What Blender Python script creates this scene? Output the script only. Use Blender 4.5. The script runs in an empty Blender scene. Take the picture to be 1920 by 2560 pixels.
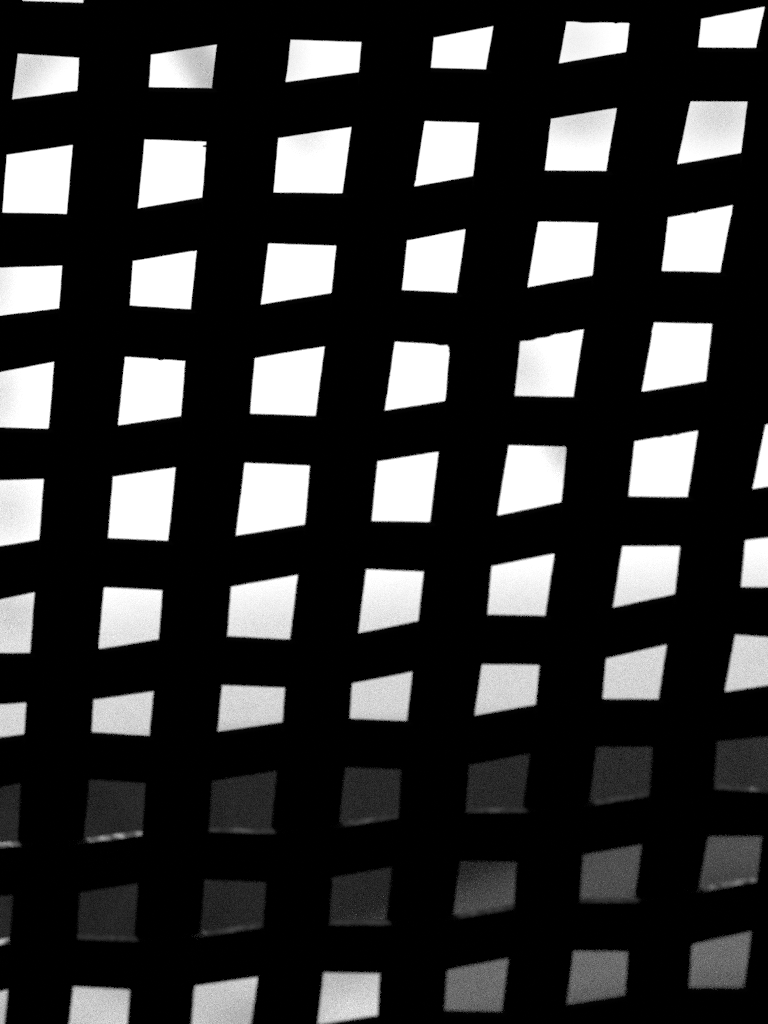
import bpy, bmesh, math, random
from mathutils import Matrix, Vector, noise
R = math.radians
random.seed(7)
scene = bpy.context.scene

# ------------------------------------------------------------------ tables
# camera pose, screen pose, slat thickness; slat edges in units of one slat spacing (6 cm)
CAM_M = [[0.99824, 0.059306, 0.0, 0.0],[0.001912, -0.032187, -0.99948, 0.0],[-0.059276, 0.997721, -0.032244, 1.6],[0.0, 0.0, 0.0, 1.0]]
SCREEN_M = [[0.982319, 0.11689, 0.14624, -0.0],[0.186697, -0.669661, -0.718817, 2.99844],[0.013909, 0.733411, -0.679644, 1.696732],[0.0, 0.0, 0.0, 1.0]]
T = 0.05795
US = [[-7.3665, -6.887],[-6.3997, -5.8977],[-5.4227, -4.9425],[-4.463, -3.9777],[-3.5111, -2.9868],[-2.4998, -1.9997],[-1.5576, -1.0539],[-0.5645, -0.0566],[0.3744, 0.8883],[1.3472, 1.8553],[2.3074, 2.8048],[3.2227, 3.8048],[4.2462, 4.7339],[5.1727, 5.6986],[6.1353, 6.6377],[7.0933, 7.6018]]
VS = [[8.2722, 8.801],[7.2928, 7.7992],[6.2905, 6.7869],[5.2812, 5.8006],[4.2865, 4.8036],[3.5058, 4.0272],[2.5194, 3.0395],[1.539, 2.0737],[0.5009, 1.0255],[-0.5902, -0.046],[-1.6223, -1.0658],[-2.5363, -1.9801],[-3.6029, -3.0976],[-4.6683, -4.1411],[-5.7618, -5.248],[-6.7845, -6.2701],[-7.8081, -7.2951],[-8.8397, -8.3337],[-9.8722, -9.3625]]
H = [
 {"x": [[-7.42, -7.0935],[-6.4872, -5.909],[-5.3675, -5.0914],[-4.5132, -3.9752],[-3.2294, -2.7052],[-2.3351, -1.835],[-1.3976, -0.8938],[-0.3889, 0.119],[0.4796, 0.9934],[1.434, 1.9421],[2.3638, 2.8612],[3.1581, 3.7401],[4.2234, 4.8066],[5.2682, 5.6031],[5.9764, 6.4742],[7.2071, 7.7533]], "b": [[-7.4184, 8.2398],[-7.0871, 8.2412],[-6.4844, 8.2439],[-5.9087, 8.2464],[-5.3693, 8.2487],[-5.0867, 8.25],[-4.5117, 8.2525],[-3.9753, 8.2548],[-3.2382, 8.258],[-2.7139, 8.2603],[-2.3402, 8.262],[-1.8401, 8.2641],[-1.4025, 8.266],[-0.8987, 8.2682],[-0.3943, 8.2704],[0.1135, 8.2727],[0.4763, 8.2742],[0.9902, 8.2765],[1.4314, 8.2784],[1.9394, 8.2806],[2.362, 8.2825],[2.8595, 8.2847],[3.1601, 8.286],[3.7421, 8.2885],[4.2241, 8.2906],[4.8044, 8.2931],[5.2653, 8.2952],[5.6061, 8.2966],[5.9814, 8.2983],[6.4793, 8.3005],[7.2036, 8.3036],[7.7486, 8.306]], "t": [[-7.4217, 8.9393],[-7.0999, 8.9333],[-6.4899, 8.922],[-5.9093, 8.9111],[-5.3658, 8.901],[-5.096, 8.896],[-4.5148, 8.8852],[-3.9751, 8.8751],[-3.2207, 8.861],[-2.6964, 8.8513],[-2.33, 8.8444],[-1.8299, 8.8351],[-1.3926, 8.827],[-0.8888, 8.8176],[-0.3835, 8.8082],[0.1244, 8.7987],[0.4828, 8.792],[0.9967, 8.7824],[1.4367, 8.7742],[1.9448, 8.7648],[2.3655, 8.7569],[2.863, 8.7477],[3.156, 8.7422],[3.7381, 8.7314],[4.2227, 8.7223],[4.8089, 8.7114],[5.2712, 8.7028],[5.6002, 8.6967],[5.9715, 8.6897],[6.4692, 8.6805],[7.2106, 8.6666],[7.758, 8.6565]], "s": [-1, 1, -1, 1, -1, 1, -1, 1, -1, 1, -1, 1, -1, 1, -1, 1]},
 {"x": [[-7.4138, -7.0696],[-6.477, -5.9077],[-5.374, -5.0741],[-4.5074, -3.9755],[-3.2622, -2.7378],[-2.3542, -1.8541],[-1.416, -0.9124],[-0.4093, 0.0986],[0.4673, 0.9812],[1.424, 1.932],[2.3572, 2.8547],[3.1656, 3.7476],[4.226, 4.7982],[5.2571, 5.6142],[5.9949, 6.4932],[7.1939, 7.7357]], "b": [[-7.4122, 7.3191],[-7.0634, 7.3179],[-6.4744, 7.3158],[-5.9074, 7.3138],[-5.3756, 7.3119],[-5.0697, 7.3108],[-4.5059, 7.3088],[-3.9756, 7.3069],[-3.2705, 7.3044],[-2.7462, 7.3026],[-2.3591, 7.3012],[-1.859, 7.2994],[-1.4208, 7.2979],[-0.9171, 7.2961],[-0.4145, 7.2943],[0.0933, 7.2925],[0.4642, 7.2912],[0.9781, 7.2894],[1.4214, 7.2878],[1.9294, 7.286],[2.3556, 7.2845],[2.853, 7.2827],[3.1675, 7.2816],[3.7495, 7.2795],[4.2267, 7.2778],[4.7961, 7.2758],[5.2543, 7.2742],[5.6171, 7.2729],[5.9996, 7.2715],[6.4981, 7.2698],[7.1905, 7.2673],[7.7312, 7.2654]], "t": [[-7.4154, 7.8457],[-7.0757, 7.8436],[-6.4796, 7.8399],[-5.908, 7.8363],[-5.3723, 7.8329],[-5.0785, 7.8311],[-4.5089, 7.8275],[-3.9754, 7.8242],[-3.2538, 7.8196],[-2.7295, 7.8163],[-2.3493, 7.814],[-1.8492, 7.8108],[-1.4113, 7.8081],[-0.9076, 7.8049],[-0.4041, 7.8018],[0.1038, 7.7986],[0.4704, 7.7963],[0.9843, 7.7931],[1.4265, 7.7903],[1.9346, 7.7871],[2.3589, 7.7844],[2.8564, 7.7813],[3.1636, 7.7794],[3.7456, 7.7757],[4.2253, 7.7727],[4.8004, 7.7691],[5.26, 7.7662],[5.6114, 7.764],[5.9902, 7.7617],[6.4884, 7.7585],[7.1973, 7.7541],[7.7402, 7.7507]], "s": [1, -1, 1, -1, 1, -1, 1, -1, 1, -1, 1, -1, 1, -1, 1, -1]},
 {"x": [[-7.4075, -7.0452],[-6.4666, -5.9064],[-5.3805, -5.0565],[-4.5015, -3.9758],[-3.2954, -2.7711],[-2.3736, -1.8736],[-1.435, -0.9312],[-0.43, 0.0778],[0.455, 0.9688],[1.4137, 1.9218],[2.3506, 2.848],[3.1732, 3.7552],[4.2288, 4.7896],[5.2458, 5.6255],[6.0136, 6.5125],[7.1805, 7.7178]], "b": [[-7.4059, 6.3258],[-7.0392, 6.3241],[-6.4641, 6.3213],[-5.906, 6.3187],[-5.3821, 6.3162],[-5.0522, 6.3146],[-4.5, 6.312],[-3.9758, 6.3095],[-3.3036, 6.3063],[-2.7793, 6.3038],[-2.3784, 6.3018],[-1.8783, 6.2995],[-1.4396, 6.2974],[-0.9359, 6.295],[-0.4351, 6.2926],[0.0727, 6.2901],[0.4519, 6.2883],[0.9657, 6.2859],[1.4112, 6.2838],[1.9193, 6.2813],[2.3489, 6.2793],[2.8464, 6.2769],[3.1751, 6.2753],[3.7571, 6.2726],[4.2294, 6.2703],[4.7875, 6.2676],[5.2431, 6.2655],[5.6283, 6.2636],[6.0182, 6.2618],[6.5173, 6.2594],[7.1772, 6.2562],[7.7134, 6.2537]], "t": [[-7.4091, 6.7214],[-7.0512, 6.7245],[-6.4692, 6.7297],[-5.9067, 6.7347],[-5.3789, 6.7393],[-5.0608, 6.7421],[-4.503, 6.7471],[-3.9757, 6.7517],[-3.2872, 6.7578],[-2.7629, 6.7625],[-2.3689, 6.766],[-1.8688, 6.7704],[-1.4303, 6.7743],[-0.9266, 6.7787],[-0.4249, 6.7832],[0.0829, 6.7876],[0.458, 6.791],[0.9719, 6.7955],[1.4163, 6.7994],[1.9243, 6.8039],[2.3522, 6.8077],[2.8497, 6.8121],[3.1713, 6.815],[3.7533, 6.8201],[4.2281, 6.8243],[4.7918, 6.8293],[5.2486, 6.8333],[5.6227, 6.8367],[6.009, 6.8401],[6.5078, 6.8445],[7.1838, 6.8505],[7.7222, 6.8552]], "s": [-1, 1, -1, 1, -1, 1, -1, 1, -1, 1, -1, 1, -1, 1, -1, 1]},
 {"x": [[-7.4012, -7.021],[-6.4564, -5.905],[-5.3869, -5.0392],[-4.4957, -3.976],[-3.3283, -2.804],[-2.3929, -1.8928],[-1.4537, -0.95],[-0.4506, 0.0574],[0.4426, 0.9565],[1.4036, 1.9116],[2.344, 2.8414],[3.1807, 3.7628],[4.2314, 4.7811],[5.2347, 5.6367],[6.0322, 6.5316],[7.1672, 7.7001]], "b": [[-7.3996, 5.1547],[-7.0148, 5.1613],[-6.4538, 5.1709],[-5.9047, 5.1803],[-5.3886, 5.1891],[-5.0346, 5.1952],[-4.4941, 5.2044],[-3.9761, 5.2133],[-3.3369, 5.2242],[-2.8126, 5.2332],[-2.3979, 5.2402],[-1.8978, 5.2488],[-1.4586, 5.2563],[-0.9548, 5.2649],[-0.4559, 5.2734],[0.052, 5.2821],[0.4394, 5.2888],[0.9533, 5.2975],[1.4009, 5.3052],[1.909, 5.3139],[2.3423, 5.3213],[2.8397, 5.3298],[3.1827, 5.3357],[3.7647, 5.3456],[4.2321, 5.3536],[4.7789, 5.3629],[5.2318, 5.3707],[5.6396, 5.3777],[6.037, 5.3844],[6.5366, 5.393],[7.1637, 5.4037],[7.6955, 5.4128]], "t": [[-7.4029, 5.8305],[-7.0273, 5.829],[-6.4591, 5.8267],[-5.9054, 5.8245],[-5.3852, 5.8223],[-5.0437, 5.821],[-4.4972, 5.8188],[-3.976, 5.8166],[-3.3197, 5.814],[-2.7954, 5.8119],[-2.3879, 5.8102],[-1.8878, 5.8082],[-1.4488, 5.8064],[-0.9451, 5.8044],[-0.4452, 5.8024],[0.0627, 5.8003],[0.4458, 5.7988],[0.9597, 5.7967],[1.4062, 5.7949],[1.9143, 5.7928],[2.3457, 5.7911],[2.8432, 5.789],[3.1788, 5.7877],[3.7608, 5.7853],[4.2307, 5.7834],[4.7833, 5.7812],[5.2376, 5.7794],[5.6338, 5.7778],[6.0273, 5.7762],[6.5267, 5.7741],[7.1706, 5.7715],[7.7047, 5.7694]], "s": [1, -1, 1, -1, 1, -1, 1, -1, 1, -1, 1, -1, 1, -1, 1, -1]},
 {"x": [[-7.395, -6.997],[-6.4462, -5.9038],[-5.3934, -5.0218],[-4.4898, -3.9764],[-3.3612, -2.8299],[-2.4182, -1.9218],[-1.4688, -0.9634],[-0.4726, 0.0318],[0.4442, 0.9544],[1.3967, 1.9008],[2.3532, 2.8348],[3.1883, 3.7703],[4.2341, 4.7726],[5.2235, 5.6478],[6.0507, 6.5508],[7.1538, 7.6824]], "b": [[-7.3934, 4.1924],[-6.9907, 4.1979],[-6.4436, 4.2057],[-5.9034, 4.214],[-5.395, 4.2226],[-5.0173, 4.2299],[-4.4882, 4.242],[-3.9764, 4.2573],[-3.3697, 4.2832],[-2.8421, 4.3177],[-2.4275, 4.298],[-1.9366, 4.2924],[-1.4702, 4.3063],[-0.963, 4.3118],[-0.4796, 4.301],[0.0213, 4.3091],[0.4548, 4.334],[0.9613, 4.3401],[1.3973, 4.3404],[1.8975, 4.3431],[2.3672, 4.3746],[2.8331, 4.3591],[3.1903, 4.3528],[3.7723, 4.3491],[4.2348, 4.3498],[4.7704, 4.3529],[5.2206, 4.3568],[5.6507, 4.3612],[6.0555, 4.3657],[6.5557, 4.3715],[7.1504, 4.3787],[7.6778, 4.3853]], "t": [[-7.3966, 4.7083],[-7.0032, 4.7131],[-6.4489, 4.7198],[-5.9041, 4.726],[-5.3917, 4.7313],[-5.0263, 4.7346],[-4.4913, 4.7383],[-3.9763, 4.7398],[-3.3526, 4.7368],[-2.8177, 4.7268],[-2.4089, 4.7235],[-1.907, 4.7493],[-1.4675, 4.7656],[-0.9638, 4.7796],[-0.4657, 4.7906],[0.0422, 4.7999],[0.4335, 4.8063],[0.9474, 4.814],[1.3961, 4.8204],[1.9041, 4.8273],[2.3391, 4.8332],[2.8366, 4.8397],[3.1863, 4.8443],[3.7683, 4.8518],[4.2334, 4.8578],[4.7748, 4.8648],[5.2264, 4.8706],[5.6449, 4.876],[6.0459, 4.8811],[6.5458, 4.8875],[7.1573, 4.8954],[7.687, 4.9022]], "s": [-1, 1, -1, 1, -1, 1, -1, 1, -1, 1, -1, 1, -1, 1, -1, 1]},
 {"x": [[-7.3902, -6.9781],[-6.4383, -5.9028],[-5.3984, -5.0082],[-4.4852, -3.9766],[-3.3868, -2.8794],[-2.4178, -1.9229],[-1.4969, -0.9927],[-0.4656, 0.039],[0.4188, 0.9244],[1.4153, 1.9248],[2.3296, 2.8297],[3.1942, 3.7762],[4.2361, 4.766],[5.2148, 5.6565],[6.0652, 6.5656],[7.1435, 7.6686]], "b": [[-7.3885, 3.3721],[-6.9718, 3.38],[-6.4356, 3.3903],[-5.9024, 3.4011],[-5.4001, 3.412],[-5.0037, 3.4213],[-4.4836, 3.4351],[-3.9767, 3.4515],[-3.3954, 3.4763],[-2.8947, 3.5064],[-2.429, 3.5147],[-1.9332, 3.5236],[-1.5091, 3.5179],[-1.0098, 3.5187],[-0.481, 3.5356],[0.0271, 3.5443],[0.4045, 3.5479],[0.9094, 3.5509],[1.3975, 3.5698],[1.9118, 3.5867],[2.3134, 3.6007],[2.828, 3.5888],[3.1962, 3.5858],[3.7782, 3.5867],[4.2368, 3.5905],[4.7638, 3.597],[5.2119, 3.6035],[5.6594, 3.6105],[6.07, 3.6174],[6.5706, 3.626],[7.14, 3.636],[7.664, 3.6454]], "t": [[-7.3918, 3.8924],[-6.9844, 3.8996],[-6.441, 3.9091],[-5.9031, 3.9182],[-5.3967, 3.9262],[-5.0127, 3.9319],[-4.4867, 3.9386],[-3.9765, 3.9431],[-3.3782, 3.9444],[-2.8642, 3.9393],[-2.4066, 3.9392],[-1.9126, 3.937],[-1.4847, 3.9434],[-0.9756, 3.9562],[-0.4503, 3.9663],[0.0508, 3.9701],[0.433, 3.9737],[0.9394, 3.9893],[1.4331, 4.0125],[1.9378, 4.0187],[2.3459, 4.0305],[2.8314, 4.0545],[3.1922, 4.0684],[3.7742, 4.0864],[4.2354, 4.0983],[4.7682, 4.1104],[5.2177, 4.1198],[5.6536, 4.1285],[6.0603, 4.1364],[6.5606, 4.1459],[7.147, 4.1568],[7.6732, 4.1665]], "s": [1, -1, 1, -1, 1, -1, 1, -1, 1, -1, 1, -1, 1, -1, 1, -1]},
 {"x": [[-7.384, -6.9542],[-6.4282, -5.9014],[-5.4048, -4.991],[-4.4794, -3.9769],[-3.4194, -2.8952],[-2.4562, -1.9611],[-1.4981, -0.9978],[-0.519, -0.0149],[0.4185, 0.9278],[1.3575, 1.8574],[2.3408, 2.8232],[3.2016, 3.7837],[4.2388, 4.7576],[5.2038, 5.6675],[6.0836, 6.5845],[7.1304, 7.6511]], "b": [[-7.3823, 2.3156],[-6.948, 2.3278],[-6.4255, 2.3427],[-5.9011, 2.3579],[-5.4065, 2.3727],[-4.9865, 2.3859],[-4.4778, 2.4028],[-3.977, 2.4214],[-3.428, 2.4454],[-2.9037, 2.4743],[-2.4688, 2.5055],[-1.9732, 2.511],[-1.5107, 2.5268],[-1.0088, 2.5467],[-0.5334, 2.536],[-0.0311, 2.5478],[0.4038, 2.573],[0.9154, 2.597],[1.3415, 2.6004],[1.8403, 2.6131],[2.3267, 2.646],[2.8215, 2.6354],[3.2036, 2.6339],[3.7857, 2.6386],[4.2395, 2.6459],[4.7554, 2.6565],[5.2009, 2.6668],[5.6704, 2.6785],[6.0884, 2.6893],[6.5895, 2.7026],[7.1269, 2.7171],[7.6465, 2.7313]], "t": [[-7.3856, 2.8348],[-6.9605, 2.8463],[-6.4309, 2.8605],[-5.9017, 2.8744],[-5.4031, 2.887],[-4.9955, 2.8968],[-4.4809, 2.908],[-3.9768, 2.9169],[-3.4108, 2.9231],[-2.8868, 2.9223],[-2.4437, 2.9227],[-1.949, 2.933],[-1.4854, 2.9515],[-0.9867, 2.9599],[-0.5047, 2.9636],[0.0013, 2.9839],[0.4332, 3.0017],[0.9402, 3.0143],[1.3735, 3.0257],[1.8744, 3.045],[2.3549, 3.0666],[2.8249, 3.0939],[3.1997, 3.1117],[3.7817, 3.135],[4.2381, 3.151],[4.7598, 3.1678],[5.2067, 3.1814],[5.6646, 3.1948],[6.0787, 3.2068],[6.5795, 3.221],[7.1338, 3.2365],[7.6557, 3.2511]], "s": [-1, 1, -1, 1, -1, 1, -1, 1, -1, 1, -1, 1, -1, 1, -1, 1]},
 {"x": [[-7.3778, -6.9307],[-6.4183, -5.9002],[-5.411, -4.974],[-4.4736, -3.9772],[-3.4515, -2.9272],[-2.4643, -1.9638],[-1.5378, -1.0414],[-0.524, -0.0207],[0.3697, 0.8772],[1.3611, 1.8634],[2.2847, 2.8168],[3.209, 3.791],[4.2414, 4.7493],[5.1929, 5.6784],[6.1016, 6.6032],[7.1174, 7.6338]], "b": [[-7.3762, 1.5207],[-6.9242, 1.5222],[-6.4155, 1.524],[-5.8998, 1.5262],[-5.4128, 1.5289],[-4.9694, 1.532],[-4.4721, 1.5369],[-3.9773, 1.5441],[-3.4603, 1.5558],[-2.9361, 1.5748],[-2.4776, 1.6011],[-1.9754, 1.6029],[-1.5507, 1.5782],[-1.0545, 1.5679],[-0.5393, 1.5875],[-0.036, 1.5855],[0.3547, 1.5718],[0.8649, 1.5653],[1.3454, 1.5972],[1.8491, 1.6128],[2.2697, 1.6137],[2.815, 1.5861],[3.2111, 1.574],[3.7931, 1.5636],[4.2421, 1.5594],[4.747, 1.5568],[5.1899, 1.5559],[5.6814, 1.5557],[6.1066, 1.556],[6.6083, 1.5567],[7.1138, 1.5576],[7.6291, 1.5587]], "t": [[-7.3795, 2.0548],[-6.9372, 2.0558],[-6.421, 2.0569],[-5.9005, 2.0579],[-5.4093, 2.0586],[-4.9787, 2.0589],[-4.4752, 2.0588],[-3.9771, 2.0578],[-3.4427, 2.055],[-2.9184, 2.0495],[-2.4511, 2.0407],[-1.9523, 2.0289],[-1.5248, 2.0068],[-1.0283, 2.0099],[-0.5088, 2.0277],[-0.0055, 2.0182],[0.3846, 2.0093],[0.8894, 2.0186],[1.3768, 2.0422],[1.8778, 2.046],[2.2997, 2.0472],[2.8185, 2.0616],[3.207, 2.0688],[3.789, 2.076],[4.2407, 2.0798],[4.7516, 2.083],[5.1959, 2.0851],[5.6754, 2.087],[6.0967, 2.0885],[6.598, 2.09],[7.1209, 2.0916],[7.6386, 2.093]], "s": [1, -1, 1, -1, 1, -1, 1, -1, 1, -1, 1, -1, 1, -1, 1, -1]},
 {"x": [[-7.3714, -6.9054],[-6.4075, -5.8988],[-5.4178, -4.9558],[-4.4675, -3.9775],[-3.486, -2.9616],[-2.5053, -2.008],[-1.5426, -1.044],[-0.5752, -0.079],[0.3818, 0.8884],[1.3116, 1.8099],[2.3044, 2.7987],[3.2169, 3.799],[4.2442, 4.7404],[5.1812, 5.6901],[6.1211, 6.6231],[7.1034, 7.6154]], "b": [[-7.3697, 0.4928],[-6.8991, 0.4937],[-6.4049, 0.4948],[-5.8984, 0.4964],[-5.4195, 0.4985],[-4.9513, 0.5015],[-4.466, 0.5061],[-3.9776, 0.5133],[-3.4946, 0.5245],[-2.9703, 0.5442],[-2.5184, 0.5715],[-2.0207, 0.5527],[-1.5543, 0.5529],[-1.0565, 0.5497],[-0.5883, 0.5325],[-0.0959, 0.5342],[0.3686, 0.5379],[0.8777, 0.5495],[1.2986, 0.5494],[1.7968, 0.5621],[2.2908, 0.5753],[2.7858, 0.5888],[3.2189, 0.5596],[3.801, 0.536],[4.2449, 0.5256],[4.7381, 0.5185],[5.1783, 0.5147],[5.693, 0.5122],[6.126, 0.5111],[6.6281, 0.5105],[7.0999, 0.5104],[7.6107, 0.5105]], "t": [[-7.373, 1.0166],[-6.9118, 1.017],[-6.4102, 1.0174],[-5.8991, 1.0177],[-5.4161, 1.0177],[-4.9604, 1.0174],[-4.469, 1.0167],[-3.9774, 1.015],[-3.4773, 1.0118],[-2.953, 1.0059],[-2.4922, 0.997],[-1.9954, 0.9856],[-1.531, 0.9847],[-1.0314, 0.9692],[-0.5622, 0.957],[-0.0622, 0.963],[0.3951, 0.968],[0.899, 0.9742],[1.3245, 0.9785],[1.823, 0.9831],[2.318, 0.9991],[2.8116, 1.011],[3.215, 1.0174],[3.797, 1.0233],[4.2435, 1.0262],[4.7426, 1.0285],[5.1841, 1.0299],[5.6872, 1.0312],[6.1162, 1.032],[6.6181, 1.0329],[7.1069, 1.0336],[7.62, 1.0343]], "s": [-1, 1, -1, 1, -1, 1, -1, 1, -1, 1, -1, 1, -1, 1, -1, 1]},
 {"x": [[-7.3645, -6.8793],[-6.3965, -5.8974],[-5.4248, -4.937],[-4.4611, -3.9778],[-3.5216, -2.9974],[-2.5191, -2.0162],[-1.5884, -1.0895],[-0.577, -0.0791],[0.3424, 0.842],[1.332, 1.8306],[2.2619, 2.7448],[3.2252, 3.8072],[4.2471, 4.7311],[5.1691, 5.7021],[6.1412, 6.6438],[7.089, 7.5962]], "b": [[-7.3628, -0.7052],[-6.8727, -0.697],[-6.3937, -0.6888],[-5.897, -0.6798],[-5.4266, -0.6706],[-4.9323, -0.6598],[-4.4595, -0.6476],[-3.9779, -0.6322],[-3.5306, -0.6135],[-3.0063, -0.5832],[-2.5321, -0.5427],[-2.0259, -0.5464],[-1.603, -0.5633],[-1.1001, -0.5709],[-0.5935, -0.5509],[-0.0907, -0.5469],[0.3297, -0.5569],[0.8333, -0.546],[1.3212, -0.5163],[1.8222, -0.4935],[2.2482, -0.4815],[2.735, -0.4662],[3.2272, -0.49],[3.8092, -0.5027],[4.2478, -0.5057],[4.7288, -0.5049],[5.1661, -0.502],[5.7052, -0.4965],[6.1463, -0.491],[6.649, -0.4842],[7.0854, -0.4779],[7.5913, -0.4704]], "t": [[-7.3662, -0.1618],[-6.8859, -0.1542],[-6.3993, -0.1466],[-5.8977, -0.1388],[-5.423, -0.1314],[-4.9417, -0.124],[-4.4627, -0.1167],[-3.9777, -0.1094],[-3.5126, -0.1027],[-2.9884, -0.0955],[-2.5061, -0.0895],[-2.0064, -0.1138],[-1.5739, -0.1287],[-1.0789, -0.126],[-0.5604, -0.1152],[-0.0674, -0.1229],[0.3551, -0.1193],[0.8508, -0.1028],[1.3427, -0.064],[1.839, -0.0536],[2.2756, -0.0467],[2.7547, -0.0124],[3.2231, -0.0015],[3.8051, 0.0103],[4.2464, 0.0185],[4.7335, 0.027],[5.1721, 0.0343],[5.6991, 0.0429],[6.1361, 0.05],[6.6386, 0.058],[7.0927, 0.0652],[7.601, 0.0732]], "s": [1, -1, 1, -1, 1, -1, 1, -1, 1, -1, 1, -1, 1, -1, 1, -1]},
 {"x": [[-7.3582, -6.8545],[-6.3859, -5.896],[-5.4314, -4.9192],[-4.4551, -3.9781],[-3.5555, -3.0312],[-2.5532, -2.051],[-1.5938, -1.0845],[-0.6232, -0.1179],[0.3472, 0.8656],[1.2936, 1.7964],[2.2793, 2.7836],[3.2329, 3.8149],[4.2498, 4.7224],[5.1576, 5.7136],[6.1603, 6.6634],[7.0753, 7.578]], "b": [[-7.3564, -1.7585],[-6.8478, -1.7485],[-6.3831, -1.739],[-5.8956, -1.7285],[-5.4332, -1.7178],[-4.9143, -1.7042],[-4.4535, -1.6899],[-3.9782, -1.6718],[-3.5647, -1.6514],[-3.0404, -1.616],[-2.5632, -1.5686],[-2.0641, -1.5845],[-1.6054, -1.5958],[-1.0965, -1.5872],[-0.6342, -1.6046],[-0.13, -1.6067],[0.3365, -1.5855],[0.8568, -1.5657],[1.2838, -1.5613],[1.7858, -1.5418],[2.2658, -1.4952],[2.7756, -1.4505],[3.235, -1.4862],[3.817, -1.5088],[4.2506, -1.5157],[4.72, -1.5172],[5.1545, -1.5152],[5.7168, -1.5095],[6.1655, -1.5035],[6.6688, -1.4957],[7.0716, -1.489],[7.573, -1.4803]], "t": [[-7.3599, -1.203],[-6.8612, -1.1937],[-6.3888, -1.185],[-5.8963, -1.1759],[-5.4296, -1.1674],[-4.924, -1.1583],[-4.4567, -1.15],[-3.978, -1.1418],[-3.5463, -1.1348],[-3.022, -1.1271],[-2.5431, -1.1212],[-2.038, -1.1323],[-1.5821, -1.1288],[-1.0725, -1.1445],[-0.6121, -1.1679],[-0.1058, -1.1582],[0.358, -1.1293],[0.8745, -1.1131],[1.3033, -1.1131],[1.8069, -1.0796],[2.2927, -1.0423],[2.7916, -1.0169],[3.2308, -1.0076],[3.8128, -0.9959],[4.2491, -0.9874],[4.7248, -0.9783],[5.1607, -0.97],[5.7105, -0.9596],[6.1551, -0.9513],[6.6581, -0.9419],[7.079, -0.934],[7.5829, -0.9246]], "s": [-1, 1, -1, 1, -1, 1, -1, 1, -1, 1, -1, 1, -1, 1, -1, 1]},
 {"x": [[-7.3524, -6.8324],[-6.3766, -5.8948],[-5.4374, -4.9032],[-4.4498, -3.9784],[-3.5856, -3.0614],[-2.5537, -2.0426],[-1.6266, -1.1174],[-0.6153, -0.1018],[0.3186, 0.8359],[1.3172, 1.826],[2.2471, 2.7464],[3.2398, 3.8219],[4.2522, 4.7146],[5.1474, 5.7239],[6.1773, 6.681],[7.0632, 7.5617]], "b": [[-7.3506, -2.4715],[-6.8257, -2.4755],[-6.3738, -2.4787],[-5.8944, -2.4815],[-5.4391, -2.4835],[-4.8983, -2.4842],[-4.4481, -2.4828],[-3.9785, -2.4779],[-3.5948, -2.4702],[-3.0705, -2.4507],[-2.5632, -2.4163],[-2.046, -2.4353],[-1.6368, -2.4603],[-1.1295, -2.4876],[-0.6273, -2.4877],[-0.1089, -2.5063],[0.3063, -2.518],[0.8286, -2.5204],[1.3098, -2.5031],[1.8169, -2.4893],[2.2379, -2.478],[2.7337, -2.4676],[3.242, -2.5089],[3.824, -2.5385],[4.253, -2.5531],[4.7122, -2.5646],[5.1443, -2.5728],[5.727, -2.5816],[6.1825, -2.5872],[6.6863, -2.5928],[7.0594, -2.5966],[7.5568, -2.6014]], "t": [[-7.3541, -1.9162],[-6.8391, -1.9208],[-6.3795, -1.9249],[-5.8951, -1.9293],[-5.4356, -1.9336],[-4.908, -1.9388],[-4.4514, -1.9436],[-3.9783, -1.949],[-3.5765, -1.9543],[-3.0522, -1.9625],[-2.5441, -1.9729],[-2.0393, -2.0014],[-1.6164, -2.0248],[-1.1054, -2.0352],[-0.6033, -2.0414],[-0.0947, -2.0535],[0.3309, -2.0657],[0.8432, -2.0618],[1.3245, -2.0508],[1.835, -2.0415],[2.2563, -2.0345],[2.7591, -2.0103],[3.2377, -2.0121],[3.8198, -2.0155],[4.2515, -2.0185],[4.717, -2.0221],[5.1505, -2.0255],[5.7208, -2.0303],[6.1721, -2.0341],[6.6756, -2.0384],[7.0669, -2.0418],[7.5666, -2.0461]], "s": [1, -1, 1, -1, 1, -1, 1, -1, 1, -1, 1, -1, 1, -1, 1, -1]},
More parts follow.
